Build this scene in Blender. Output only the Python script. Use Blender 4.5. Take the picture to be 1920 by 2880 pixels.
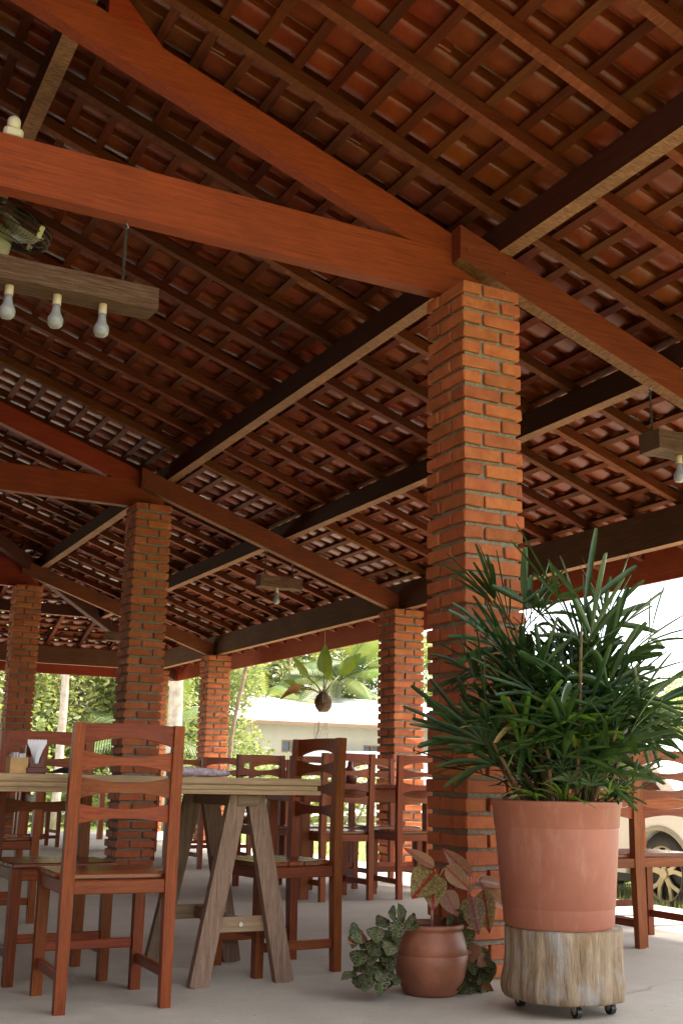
import bpy, math, random
from mathutils import Vector, Matrix, Euler
R = random.Random(7)
for o in list(bpy.data.objects): bpy.data.objects.remove(o)
S = bpy.context.scene
C = S.collection

# ------------------------------------------------------------------ camera, sky, sun, exposure
PITCH, YAW, ROLL = 0.2340, 0.4698, 0.0192
cf = Vector((math.sin(YAW)*math.cos(PITCH), math.cos(YAW)*math.cos(PITCH), math.sin(PITCH)))
cr0 = Vector((math.cos(YAW), -math.sin(YAW), 0)); cu0 = cr0.cross(cf)
cr = cr0*math.cos(ROLL)+cu0*math.sin(ROLL); cu = -cr0*math.sin(ROLL)+cu0*math.cos(ROLL)
CAM = Vector((0, 0, 0.8))
cam = bpy.data.cameras.new('camera'); co = bpy.data.objects.new('camera', cam); C.objects.link(co)
m = Matrix((cr, cu, -cf)).transposed().to_4x4(); m.translation = CAM; co.matrix_world = m
cam.sensor_fit = 'VERTICAL'; cam.sensor_height = 36; cam.sensor_width = 24; cam.lens = 39.67
cam.clip_start = 0.05; cam.clip_end = 600
S.camera = co
W = bpy.data.worlds.new('World'); S.world = W; W.use_nodes = True
SUN_EL, SUN_AZ = math.radians(62), math.radians(98)      # azimuth clockwise from +Y
nt = W.node_tree; nt.nodes.clear()
wo = nt.nodes.new('ShaderNodeOutputWorld'); bg = nt.nodes.new('ShaderNodeBackground'); sk = nt.nodes.new('ShaderNodeTexSky')
sk.sky_type = 'NISHITA'; sk.sun_disc = False; sk.sun_elevation = SUN_EL; sk.sun_rotation = SUN_AZ
sk.air_density = 1.0; sk.dust_density = 2.0; sk.ozone_density = 1.0
bg.inputs[1].default_value = 0.135
hs = nt.nodes.new('ShaderNodeHueSaturation'); hs.inputs['Saturation'].default_value = 0.35      # hazy white sky
nt.links.new(sk.outputs[0], hs.inputs['Color']); nt.links.new(hs.outputs[0], bg.inputs[0]); nt.links.new(bg.outputs[0], wo.inputs[0])
sl = bpy.data.lights.new('sun', 'SUN'); so = bpy.data.objects.new('sun', sl); C.objects.link(so)
sl.energy = 4.2; sl.angle = math.radians(4); sl.color = (1, 0.93, 0.80)
sd = Vector((math.sin(SUN_AZ)*math.cos(SUN_EL), math.cos(SUN_AZ)*math.cos(SUN_EL), math.sin(SUN_EL)))
so.rotation_euler = sd.to_track_quat('Z', 'Y').to_euler()
S.view_settings.view_transform = 'Standard'; S.view_settings.look = 'None'
S.view_settings.exposure = 2.38; S.view_settings.gamma = 1
S.render.engine = 'CYCLES'
S.cycles.max_bounces = 10; S.cycles.diffuse_bounces = 6

# ------------------------------------------------------------------ materials
def srgb(r, g, b):
    f = lambda c: (c/255/12.92 if c/255 <= .04045 else ((c/255+.055)/1.055)**2.4)
    return (f(r), f(g), f(b), 1)
MATS = {}
def newmat(name, rough=.6, spec=.5):
    mt = bpy.data.materials.new(name); mt.use_nodes = True
    b = mt.node_tree.nodes['Principled BSDF']
    b.inputs['Roughness'].default_value = rough; b.inputs['Specular IOR Level'].default_value = spec
    MATS[name] = mt
    return mt, mt.node_tree, b
def N(t, typ, **kw):
    n = t.nodes.new(typ)
    for k, v in kw.items():
        if k.startswith('i_'):
            key = k[2:]; key = int(key) if key.isdigit() else key.replace('_', ' ')
            n.inputs[key].default_value = v
        else: setattr(n, k, v)
    return n
def ramp(t, fac, stops):
    n = t.nodes.new('ShaderNodeValToRGB'); e = n.color_ramp.elements
    while len(e) < len(stops): e.new(.5)
    for x, (p, c) in zip(e, stops): x.position = p; x.color = c if len(c) == 4 else (*c, 1)
    t.links.new(fac, n.inputs[0]); return n.outputs[0]
def coords(t, scale=(1, 1, 1), rnd=True, src='Object'):
    tc = N(t, 'ShaderNodeTexCoord'); mp = N(t, 'ShaderNodeMapping'); mp.inputs['Scale'].default_value = scale
    t.links.new(tc.outputs[src], mp.inputs[0])
    if rnd:
        oi = N(t, 'ShaderNodeObjectInfo'); mu = N(t, 'ShaderNodeMath', operation='MULTIPLY'); mu.inputs[1].default_value = 37
        t.links.new(oi.outputs['Random'], mu.inputs[0]); t.links.new(mu.outputs[0], mp.inputs['Location'])
    return mp.outputs[0]
def noise(t, vec, scale, detail=4, rough=.55, dist=0):
    n = N(t, 'ShaderNodeTexNoise'); n.inputs['Scale'].default_value = scale; n.inputs['Detail'].default_value = detail
    n.inputs['Roughness'].default_value = rough; n.inputs['Distortion'].default_value = dist
    t.links.new(vec, n.inputs['Vector']); return n.outputs[0]
def mix(t, fac, a, b, mode='MIX'):
    n = N(t, 'ShaderNodeMix', data_type='RGBA', blend_type=mode)
    for sock, v in ((n.inputs[0], fac), (n.inputs[6], a), (n.inputs[7], b)):
        if hasattr(v, 'is_linked') or hasattr(v, 'links'): t.links.new(v, sock)
        else: sock.default_value = v
    return n.outputs[2]
def bump(t, b, h, strength=.3, dist=.005):
    n = N(t, 'ShaderNodeBump'); n.inputs['Strength'].default_value = strength; n.inputs['Distance'].default_value = dist
    t.links.new(h, n.inputs['Height']); t.links.new(n.outputs[0], b.inputs['Normal'])
def varied(t, col, amt=.25, hue=.02):
    oi = N(t, 'ShaderNodeObjectInfo'); h = N(t, 'ShaderNodeHueSaturation')
    mr = N(t, 'ShaderNodeMapRange'); mr.inputs['To Min'].default_value = 1-amt; mr.inputs['To Max'].default_value = 1+amt
    t.links.new(oi.outputs['Random'], mr.inputs[0]); t.links.new(mr.outputs[0], h.inputs['Value'])
    mu = N(t, 'ShaderNodeMath', operation='MULTIPLY'); mu.inputs[1].default_value = 7.31
    fr = N(t, 'ShaderNodeMath', operation='FRACT'); mh = N(t, 'ShaderNodeMapRange')
    mh.inputs['To Min'].default_value = .5-hue; mh.inputs['To Max'].default_value = .5+hue
    t.links.new(oi.outputs['Random'], mu.inputs[0]); t.links.new(mu.outputs[0], fr.inputs[0]); t.links.new(fr.outputs[0], mh.inputs[0])
    t.links.new(mh.outputs[0], h.inputs['Hue'])
    t.links.new(col, h.inputs['Color']); return h.outputs[0]
def wood(name, c0, c1, c2, axis='X', rough=.45, amt=.12, stretch=22, bmp=.3, spec=.5, scale=4.0, dirt=None):
    mt, t, b = newmat(name, rough, spec)
    sc = [stretch]*3; sc['XYZ'.index(axis)] = 1.0
    v = coords(t, sc)
    n1 = noise(t, v, scale, 8, .68, .5); n2 = noise(t, v, scale*6, 4, .75)
    v2 = coords(t, (1, 1, 1)); n3 = noise(t, v2, 2.2, 3)
    c = ramp(t, n1, [(.28, c0), (.52, c1), (.78, c2)])
    c = mix(t, .35, c, ramp(t, n2, [(.35, (.45, .42, .4)), (.65, (1.15, 1.15, 1.15))]), 'MULTIPLY')
    c = mix(t, .5, c, ramp(t, n3, [(.3, (.7, .68, .66)), (.7, (1.2, 1.2, 1.2))]), 'MULTIPLY')
    vk = coords(t, [x_*2.2 if x_ > 1 else .8 for x_ in sc]); n4 = noise(t, vk, scale*1.3, 3, .5, .3); c = mix(t, ramp(t, n4, [(.30, (.65,)*3), (.36, (0, 0, 0))]), c, (.03, .012, .006, 1))      # checks
    if dirt: c = mix(t, ramp(t, n3, [(.5, (0, 0, 0)), (.75, (1, 1, 1))]), c, dirt)
    t.links.new(varied(t, c, amt, .008), b.inputs['Base Color'])
    r = ramp(t, n2, [(.3, (rough-.1,)*3), (.7, (rough+.12,)*3)]); t.links.new(r, b.inputs['Roughness'])
    bump(t, b, n2, bmp, .004)
    return mt
BW = ((.170, .021, .0055), (.255, .034, .0085), (.34, .052, .0135))
for ax in 'XY': wood('beam_wood_'+ax, *BW, axis=ax, rough=.6, spec=.22)
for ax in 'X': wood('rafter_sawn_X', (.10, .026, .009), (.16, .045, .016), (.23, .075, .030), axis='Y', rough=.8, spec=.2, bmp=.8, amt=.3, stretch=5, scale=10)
wood('veranda_wood_X', (.105, .021, .0055), (.165, .036, .009), (.235, .058, .015), axis='X', rough=.6, spec=.22, dirt=(.05, .018, .008, 1))
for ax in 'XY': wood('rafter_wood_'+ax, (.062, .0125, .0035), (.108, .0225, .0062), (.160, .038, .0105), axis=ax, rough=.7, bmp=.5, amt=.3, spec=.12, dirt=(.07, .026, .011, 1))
for ax in 'XYZ': wood('chair_wood_'+ax, (.120, .0235, .0055), (.215, .047, .0105), (.315, .083, .019), axis=ax, rough=.36, amt=.2, scale=5, spec=.2)
wood('seat_wood_X', (.11, .024, .006), (.19, .044, .011), (.27, .075, .019), axis='X', rough=.2, amt=.2, scale=5, spec=.6, bmp=.12)
for ax in 'XYZ': wood('grey_wood_'+ax, (.14, .088, .055), (.27, .175, .115), (.40, .28, .195), axis=ax, rough=.8, bmp=.7, scale=6, spec=.25)
for ax in 'XZ': wood('plank_wood_'+ax, (.21, .122, .060), (.35, .222, .118), (.46, .325, .195), axis=ax, rough=.65, bmp=.4, scale=5)
for ax in 'XY':
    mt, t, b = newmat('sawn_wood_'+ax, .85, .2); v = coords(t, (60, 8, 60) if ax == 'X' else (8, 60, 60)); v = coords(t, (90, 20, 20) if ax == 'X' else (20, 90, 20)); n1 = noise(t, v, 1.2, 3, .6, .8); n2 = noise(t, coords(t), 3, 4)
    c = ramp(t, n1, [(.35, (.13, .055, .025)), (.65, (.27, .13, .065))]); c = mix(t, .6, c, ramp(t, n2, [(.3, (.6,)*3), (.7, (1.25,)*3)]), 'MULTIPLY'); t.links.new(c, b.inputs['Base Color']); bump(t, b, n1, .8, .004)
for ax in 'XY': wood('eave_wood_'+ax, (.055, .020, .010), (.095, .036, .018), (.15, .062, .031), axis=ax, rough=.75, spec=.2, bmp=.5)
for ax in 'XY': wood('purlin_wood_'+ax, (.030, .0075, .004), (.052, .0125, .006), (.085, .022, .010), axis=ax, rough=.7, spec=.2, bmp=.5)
wood('old_beam_X', (.05, .022, .012), (.135, .068, .040), (.25, .165, .115), axis='X', rough=.85, bmp=1, scale=7, stretch=20, spec=.2)
def stumpmat():
    mt, t, b = newmat('stump_wood', .9, .2)
    v = coords(t, (11, 11, 1.8)); n1 = noise(t, v, 2.4, 7, .7, .6); v2 = coords(t, (34, 34, 3)); n2 = noise(t, v2, 3, 6, .75, .5); v3 = coords(t, (4, 4, 2.2)); n3 = noise(t, v3, 2.6, 5, .6)
    c = ramp(t, n1, [(.26, (.12, .075, .045)), (.42, (.29, .20, .122)), (.58, (.40, .30, .20)), (.76, (.52, .46, .385))])
    c = mix(t, ramp(t, n2, [(.30, (.75,)*3), (.42, (0, 0, 0))]), c, (.10, .055, .03, 1))
    c = mix(t, ramp(t, n3, [(.55, (0, 0, 0)), (.7, (.6,)*3)]), c, (.37, .19, .08, 1))
    c = mix(t, ramp(t, n3, [(.34, (.7,)*3), (.46, (0, 0, 0))]), c, (.40, .375, .35, 1))
    t.links.new(c, b.inputs['Base Color']); bump(t, b, n2, 1., .012)
stumpmat()
def brickmat():
    mt, t, b = newmat('brick', .75, .3)
    v = coords(t, (1, 1, 1)); n1 = noise(t, v, 14, 5, .65); v2 = coords(t, (40, 40, 6)); n2 = noise(t, v2, 3, 4, .7)
    c = ramp(t, n1, [(.25, (.265, .062, .0185)), (.5, (.36, .092, .029)), (.75, (.44, .13, .045))])
    c = mix(t, ramp(t, n2, [(.58, (0, 0, 0)), (.74, (.55,)*3)]), c, (.50, .22, .11, 1))
    t.links.new(varied(t, c, .20, .004), b.inputs['Base Color']); bump(t, b, n2, .5, .004)
brickmat()
def simple(name, col, rough=.6, var=.15, sc=8, bmp=.2, spec=.5, ov=0., metal=0., det=5):
    mt, t, b = newmat(name, rough, spec); v = coords(t); n = noise(t, v, sc, det)
    lo = tuple(x*(1-var) for x in col[:3]); hi = tuple(min(1, x*(1+var)) for x in col[:3])
    c = ramp(t, n, [(.3, lo), (.7, hi)])
    if ov: c = varied(t, c, ov, .015)
    t.links.new(c, b.inputs['Base Color']); b.inputs['Metallic'].default_value = metal
    if bmp: bump(t, b, n, bmp, .004)
    return mt
simple('mortar', (.22, .185, .14), .95, .3, 60, .8)
def tilemat():
    mt, t, b = newmat('roof_tile_clay', .4, .3)
    v = coords(t); n1 = noise(t, v, 6, 5, .6); n2 = noise(t, v, 40, 3)
    c = ramp(t, n1, [(.25, (.100, .018, .0045)), (.5, (.148, .0275, .0065)), (.78, (.205, .044, .011))])
    c = mix(t, .25, c, ramp(t, n2, [(.3, (.6,)*3), (.7, (1.2,)*3)]), 'MULTIPLY')
    t.links.new(varied(t, c, .18, .008), b.inputs['Base Color'])
    t.links.new(ramp(t, n1, [(.3, (.26,)*3), (.7, (.46,)*3)]), b.inputs['Roughness'])
tilemat()
def concrete():
    mt, t, b = newmat('concrete', .7, .35); v = coords(t, rnd=False)
    n1 = noise(t, v, 1.1, 6, .6, .3); n2 = noise(t, v, 9, 6, .65); n3 = noise(t, v, 120, 2)
    c = ramp(t, n1, [(.3, (.39, .34, .265)), (.7, (.53, .472, .378))])
    c = mix(t, .5, c, ramp(t, n2, [(.3, (.78,)*3), (.68, (1.12,)*3)]), 'MULTIPLY')
    c = mix(t, .35, c, ramp(t, n3, [(.3, (.75,)*3), (.7, (1.2,)*3)]), 'MULTIPLY')
    vs = coords(t, (2, 30, 1), rnd=False); ns = noise(t, vs, 4, 3, .6, 1.0)      # pale scuffs
    c = mix(t, ramp(t, ns, [(.68, (0, 0, 0)), (.76, (.35,)*3)]), c, (.6, .57, .52, 1))
    va = coords(t, (3, 26, 1), rnd=False); va.node.inputs['Rotation'].default_value = (0, 0, .6); na = noise(t, va, 3, 5, .7, 1.5)      # trowel marks
    c = mix(t, .6, c, ramp(t, na, [(.3, (.84,)*3), (.7, (1.1,)*3)]), 'MULTIPLY')
    nc = noise(t, v, 26, 2, .5); c = mix(t, ramp(t, nc, [(.73, (0, 0, 0)), (.77, (.6,)*3)]), c, (.66, .62, .56, 1)); c = mix(t, ramp(t, nc, [(.24, (.6,)*3), (.28, (0, 0, 0))]), c, (.16, .14, .12, 1))
    nst = noise(t, v, .55, 4, .6, .8); c = mix(t, ramp(t, nst, [(.55, (0, 0, 0)), (.72, (.35,)*3)]), c, (.25, .22, .18, 1))
    vo = N(t, 'ShaderNodeTexVoronoi', feature='DISTANCE_TO_EDGE'); vo.inputs['Scale'].default_value = .17; vd = N(t, 'ShaderNodeVectorMath', operation='ADD'); nn = N(t, 'ShaderNodeTexNoise'); nn.inputs['Scale'].default_value = 3; t.links.new(v, nn.inputs['Vector']); ms = N(t, 'ShaderNodeVectorMath', operation='SCALE'); ms.inputs['Scale'].default_value = .5; t.links.new(nn.outputs[1], ms.inputs[0]); t.links.new(v, vd.inputs[0]); t.links.new(ms.outputs[0], vd.inputs[1]); t.links.new(vd.outputs[0], vo.inputs['Vector'])
    ck = mix(t, 1., ramp(t, vo.outputs[0], [(.0005, (.5,)*3), (.0014, (0, 0, 0))]), ramp(t, n1, [(.50, (0, 0, 0)), (.60, (1, 1, 1))]), 'MULTIPLY'); c = mix(t, ck, c, (.14, .12, .10, 1))      # hairline cracks
    t.links.new(c, b.inputs['Base Color']); t.links.new(ramp(t, n2, [(.3, (.5,)*3), (.7, (.8,)*3)]), b.inputs['Roughness'])
    bump(t, b, na, .25, .004)
concrete()
def potmat():
    mt, t, b = newmat('pot_plastic', .6, .4); v = coords(t); n1 = noise(t, v, 5, 6, .65); n2 = noise(t, v, 60, 3); v3 = coords(t, (6, 6, 1.2)); n3 = noise(t, v3, 4, 5, .7)
    c = ramp(t, n1, [(.3, (.29, .095, .058)), (.7, (.365, .135, .087))])
    c = mix(t, ramp(t, n3, [(.55, (0, 0, 0)), (.78, (.4,)*3)]), c, (.50, .30, .23, 1)); c = mix(t, ramp(t, n2, [(.66, (0, 0, 0)), (.74, (.35,)*3)]), c, (.20, .09, .05, 1))
    t.links.new(c, b.inputs['Base Color']); t.links.new(ramp(t, n1, [(.3, (.5,)*3), (.7, (.75,)*3)]), b.inputs['Roughness']); bump(t, b, n2, .08, .002)
potmat()
simple('clay_pot', (.25, .085, .042), .52, .4, 7, .25)
simple('soil', (.06, .035, .02), .95, .5, 50, 1)
simple('cord_black', (.03, .022, .015), .7, .4, 80, .6)
simple('rope_tan', (.35, .25, .13), .8, .3, 80, .6)
simple('socket_beige', (.52, .40, .26), .6, .1, 20, .05)
simple('bulb_white', (.27, .255, .26), .25, .03, 5, 0)
simple('black_plastic', (.012, .012, .012), .45, .3, 20, .05)
simple('wire_dark', (.035, .028, .018), .4, .2, 30, 0, metal=.6)
simple('fan_grey', (.33, .29, .20), .4, .1, 8, 0)
simple('steel', (.5, .48, .45), .35, .1, 20, 0, metal=1.)
simple('paper_white', (.75, .73, .74), .85, .06, 40, .2)
simple('figure_cream', (.62, .52, .38), .55, .08, 20, .05)
simple('bamboo', (.52, .28, .085), .45, .18, 25, .1)
simple('dark_red_wood', (.13, .035, .018), .4, .25, 12, .1)
simple('cloth_print', (.50, .40, .40), .9, .45, 60, .3)
simple('moss_ball', (.085, .050, .026), .95, .6, 40, 1)
simple('car_paint', (.72, .70, .64), .25, .02, 5, 0)
simple('car_glass', (.02, .018, .018), .08, .1, 5, 0)
simple('tyre', (.05, .047, .045), .85, .15, 30, .2)
simple('rim_alloy', (.50, .45, .30), .35, .05, 10, 0, metal=.5)
simple('wall_cream', (.42, .37, .28), .85, .06, 3, .1)
simple('bounce_gravel', (.54, .49, .41), .95, .35, 45, 1)
simple('wall_brown', (.10, .05, .03), .9, .15, 3, .1)
simple('wall_white', (.55, .55, .53), .85, .05, 3, .1)
simple('roof_white', (.60, .60, .60), .6, .04, 6, .05)
simple('window_wood', (.22, .13, .07), .6, .15, 10, .1)
simple('window_glass', (.07, .09, .10), .12, .1, 4, 0)
simple('road', (.34, .345, .36), .85, .08, 4, .1)
simple('kerb_stone', (.17, .13, .105), .9, .35, 6, .6)
simple('bark_pale', (.40, .33, .27), .9, .35, 6, .6)
simple('bark_brown', (.20, .13, .085), .9, .4, 6, .6)
simple('dry_grass', (.42, .35, .14), .9, .25, 3, 0)
def grassmat():
    mt, t, b = newmat('lawn', .9, .2); v = coords(t, rnd=False); n1 = noise(t, v, .5, 5); n2 = noise(t, v, 30, 3)
    c = ramp(t, n1, [(.3, (.11, .14, .04)), (.55, (.16, .19, .055)), (.75, (.24, .22, .09))])
    c = mix(t, .5, c, ramp(t, n2, [(.3, (.6,)*3), (.7, (1.3,)*3)]), 'MULTIPLY')
    t.links.new(c, b.inputs['Base Color']); bump(t, b, n2, .6, .03)
grassmat()
def leafmat(name, c0, c1, c2, sc=6, rough=.45, trans=.35, vein=None, tcol=None, src='Object', veinw=(.46, .56)):
    mt, t, b = newmat(name, rough, .5); v = coords(t, (1, 1, 1), src=src)
    n = noise(t, v, sc, 4); c = ramp(t, n, [(.3, c0), (.5, c1), (.72, c2)])
    if vein:
        tc = N(t, 'ShaderNodeUVMap'); vo = N(t, 'ShaderNodeTexVoronoi', feature='DISTANCE_TO_EDGE'); vo.inputs['Scale'].default_value = vein[1]
        mp = N(t, 'ShaderNodeMapping'); mp.inputs['Scale'].default_value = (1, 1.6, 1); t.links.new(tc.outputs[0], mp.inputs[0]); t.links.new(mp.outputs[0], vo.inputs['Vector'])
        c = mix(t, ramp(t, vo.outputs[0], [(vein[2], (1, 1, 1)), (vein[2]+.07, (0, 0, 0))]), c, vein[0])
        sx = N(t, 'ShaderNodeSeparateXYZ'); t.links.new(tc.outputs[0], sx.inputs[0])
        ab = N(t, 'ShaderNodeMath', operation='ABSOLUTE'); su = N(t, 'ShaderNodeMath', operation='SUBTRACT'); su.inputs[1].default_value = .5
        t.links.new(sx.outputs[0], su.inputs[0]); t.links.new(su.outputs[0], ab.inputs[0])
        if len(vein) > 3:
            nz = noise(t, tc.outputs[0], 9, 3); ad = N(t, 'ShaderNodeMath', operation='MULTIPLY_ADD'); ad.inputs[1].default_value = .22; 
            t.links.new(nz, ad.inputs[0]); t.links.new(ab.outputs[0], ad.inputs[2])
            c = mix(t, ramp(t, ad.outputs[0], [(vein[4], (1, 1, 1)), (vein[4]+.06, (0, 0, 0))]), c, vein[3])
    c = varied(t, c, .18, .012)
    t.links.new(c, b.inputs['Base Color'])
    tr = N(t, 'ShaderNodeBsdfTranslucent'); ms = N(t, 'ShaderNodeMixShader'); ms.inputs[0].default_value = trans
    t.links.new(mix(t, 1., c, tcol or (1.3, 1.25, .6, 1), 'MULTIPLY'), tr.inputs['Color'])
    out = [n for n in t.nodes if n.type == 'OUTPUT_MATERIAL'][0]
    t.links.new(b.outputs[0], ms.inputs[1]); t.links.new(tr.outputs[0], ms.inputs[2]); t.links.new(ms.outputs[0], out.inputs[0])
leafmat('palm_leaf', (.014, .040, .010), (.027, .064, .016), (.065, .105, .026), 9, .36, .25)
leafmat('palm_leaf_young', (.08, .17, .02), (.14, .24, .03), (.26, .28, .05), 5, .4, .35)
leafmat('palm_leaf_dry', (.20, .15, .05), (.33, .27, .08), (.42, .24, .10), 6, .6, .25)
leafmat('red_leaf', (.17, .17, .055), (.24, .23, .08), (.26, .17, .08), 18, .4, .25, vein=((.20, .05, .035, 1), 7, .035, (.26, .014, .016, 1), .135))
leafmat('pink_leaf', (.29, .16, .09), (.38, .235, .13), (.32, .10, .07), 14, .45, .3, vein=((.36, .14, .09, 1), 7, .035, (.33, .05, .04, 1), .13))
leafmat('veined_leaf', (.030, .024, .012), (.058, .052, .020), (.095, .070, .032), 14, .5, .15, vein=((.17, .18, .115, 1), 5, .03, (.07, .11, .03, 1), .14))
leafmat('fern_leaf', (.07, .11, .02), (.12, .17, .03), (.17, .20, .045), 5, .4, .4)
leafmat('dead_leaf', (.13, .045, .02), (.20, .08, .03), (.27, .13, .05), 9, .8, .1)
leafmat('tree_leaf_a', (.135, .175, .065), (.20, .24, .092), (.29, .30, .14), .7, .6, .42)
leafmat('tree_leaf_b', (.10, .14, .05), (.15, .195, .072), (.22, .25, .10), .7, .6, .45)
leafmat('tree_leaf_c', (.16, .185, .08), (.225, .25, .11), (.31, .305, .16), .7, .6, .45)
leafmat('palm_frond', (.06, .10, .028), (.10, .145, .042), (.19, .19, .065), .8, .5, .4)
MATS['veined_leaf'].node_tree.nodes['Principled BSDF'].inputs['Specular IOR Level'].default_value = .15
MATS['veined_leaf'].node_tree.nodes['Principled BSDF'].inputs['Roughness'].default_value = .75
simple('petiole', (.20, .17, .035), .5, .3, 9, .1)
simple('cane', (.13, .075, .035), .85, .4, 25, .6)
simple('pink_stem', (.42, .24, .15), .6, .2, 9, .1)

# ------------------------------------------------------------------ mesh helpers
class MB:
    def __init__(s): s.v = []; s.f = []; s.uv = {}; s.mi = []
    def add(s, vs, fs, uvs=None, mi=0):
        n = len(s.v); s.v += [tuple(q) for q in vs]
        for k, f in enumerate(fs):
            s.f.append(tuple(i+n for i in f)); s.mi.append(mi)
            if uvs is not None: s.uv[len(s.f)-1] = [uvs[i] for i in f]
        return s
    def box(s, a, b, j=0.):
        (x0, y0, z0), (x1, y1, z1) = a, b
        q = [(x, y, z) for z in (z0, z1) for y in (y0, y1) for x in (x0, x1)]
        if j: q = [tuple(c+R.uniform(-j, j) for c in p) for p in q]
        return s.add(q, [(0, 2, 3, 1), (4, 5, 7, 6), (0, 1, 5, 4), (2, 6, 7, 3), (0, 4, 6, 2), (1, 3, 7, 5)])
    def cbox(s, a, b, c=.004, j=0., rot=None):
        # chamfered box
        ctr = [(p+q)/2 for p, q in zip(a, b)]; h = [abs(q-p)/2 for p, q in zip(a, b)]; c = min(c, min(h)*.45)
        vs = []; idx = {}
        for sx in (-1, 1):
            for sy in (-1, 1):
                for sz in (-1, 1):
                    for ax in range(3):
                        p = [sx*(h[0]-c), sy*(h[1]-c), sz*(h[2]-c)]; p[ax] = (sx, sy, sz)[ax]*h[ax]
                        idx[sx, sy, sz, ax] = len(vs); vs.append(Vector([p[i]+(R.uniform(-j, j) if j else 0) for i in range(3)]))
        if rot: vs = [rot @ q for q in vs]
        vs = [tuple(q+Vector(ctr)) for q in vs]
        fs = []
        for ax in range(3):
            o = [i for i in range(3) if i != ax]
            for sg in (-1, 1):
                l = []
                for u, w in ((-1, -1), (1, -1), (1, 1), (-1, 1)):
                    k = [0, 0, 0]; k[ax] = sg; k[o[0]] = u; k[o[1]] = w; l.append(idx[k[0], k[1], k[2], ax])
                fs.append(l)
        for ax in range(3):        # edges along ax
            o = [i for i in range(3) if i != ax]
            for u in (-1, 1):
                for w in (-1, 1):
                    l = []
                    for e, a2 in ((-1, o[0]), (1, o[0]), (1, o[1]), (-1, o[1])):
                        k = [0, 0, 0]; k[ax] = e; k[o[0]] = u; k[o[1]] = w; l.append(idx[k[0], k[1], k[2], a2])
                    fs.append(l)
        for sx in (-1, 1):
            for sy in (-1, 1):
                for sz in (-1, 1): fs.append([idx[sx, sy, sz, i] for i in range(3)])
        return s.add(vs, fs)
    def prism(s, poly, a, b, axis='Y'):
        # polygon in the plane perpendicular to axis
        n = len(poly)
        mk = {'Y': lambda p, t: (p[0], t, p[1]), 'X': lambda p, t: (t, p[0], p[1]), 'Z': lambda p, t: (p[0], p[1], t)}[axis]
        vs = [mk(p, a) for p in poly]+[mk(p, b) for p in poly]
        fs = [tuple(range(n)), tuple(range(2*n-1, n-1, -1))]+[(i, (i+1) % n, (i+1) % n+n, i+n) for i in range(n)]
        return s.add(vs, fs)
    def tube(s, pts, rad, n=8, cap=True, up=None):
        pts = [Vector(p) for p in pts]; rad = rad if isinstance(rad, (list, tuple)) else [rad]*len(pts)
        vs = []; prev = None
        for i, p in enumerate(pts):
            d = (pts[min(i+1, len(pts)-1)]-pts[max(i-1, 0)]).normalized()
            if prev is None:
                a = d.cross(Vector((0, 0, 1)));
                if a.length < .05: a = d.cross(Vector((0, 1, 0)))
            else: a = prev-d*prev.dot(d)
            a.normalize(); prev = a; b = d.cross(a)
            for k in range(n):
                t = 2*math.pi*k/n; vs.append(p+(a*math.cos(t)+b*math.sin(t))*rad[i])
        fs = [(i*n+k, i*n+(k+1) % n, (i+1)*n+(k+1) % n, (i+1)*n+k) for i in range(len(pts)-1) for k in range(n)]
        if cap: fs += [tuple(range(n-1, -1, -1)), tuple((len(pts)-1)*n+k for k in range(n))]
        return s.add(vs, fs)
    def lathe(s, prof, n=40, ctr=(0, 0, 0), wob=None, caps=True):
        vs = []
        for i, (r, z) in enumerate(prof):
            for k in range(n):
                t = 2*math.pi*k/n; rr = r*(1+(wob(t, z) if wob else 0)); vs.append((ctr[0]+rr*math.cos(t), ctr[1]+rr*math.sin(t), ctr[2]+z))
        fs = [(i*n+k, i*n+(k+1) % n, (i+1)*n+(k+1) % n, (i+1)*n+k) for i in range(len(prof)-1) for k in range(n)]
        if caps: fs += [tuple(range(n-1, -1, -1)), tuple((len(prof)-1)*n+k for k in range(n))]
        return s.add(vs, fs)
    def bar(s, p0, p1, w, h, up=(0, 0, 1)):
        p0, p1 = Vector(p0), Vector(p1); d = (p1-p0).normalized(); a = d.cross(Vector(up)).normalized(); b = a.cross(d)
        vs = [p+a*(sx*w/2)+b*(sy*h/2) for p in (p0, p1) for sx, sy in ((-1, -1), (1, -1), (1, 1), (-1, 1))]
        return s.add(vs, [(3, 2, 1, 0), (4, 5, 6, 7), (0, 1, 5, 4), (1, 2, 6, 5), (2, 3, 7, 6), (3, 0, 4, 7)])
    def mesh(s, name, mat, smooth=False):
        me = bpy.data.meshes.new(name); me.from_pydata(s.v, [], s.f); me.update()
        for mm in (mat if isinstance(mat, (list, tuple)) else [mat]): me.materials.append(MATS[mm])
        if any(s.mi): me.polygons.foreach_set('material_index', s.mi)
        if s.uv:
            ul = me.uv_layers.new()
            for p in me.polygons:
                u = s.uv.get(p.index)
                if u:
                    for k, li in enumerate(p.loop_indices): ul.data[li].uv = u[k]
        import bmesh
        bm = bmesh.new(); bm.from_mesh(me); bmesh.ops.recalc_face_normals(bm, faces=bm.faces); bm.to_mesh(me); bm.free()
        if smooth: me.polygons.foreach_set('use_smooth', [True]*len(me.polygons))
        return me
    def build(s, name, mat, parent=None, smooth=False):
        return obj(name, s.mesh(name, mat, smooth), parent)
def obj(name, me, parent=None, loc=None, rot=None):
    o = bpy.data.objects.new(name, me); C.objects.link(o)
    if parent: o.parent = parent
    if loc: o.location = loc
    if rot: o.rotation_euler = rot
    return o
def tag(o, label, cat, group=None, kind=None):
    if label: o['label'] = label
    if cat: o['category'] = cat
    if group: o['group'] = group
    if kind: o['kind'] = kind
    return o
def thing(name, label, cat, loc=(0, 0, 0), rz=0, group=None):
    o = obj(name, None, None, loc, (0, 0, rz)); o.empty_display_size = .1
    return tag(o, label, cat, group)
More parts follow.
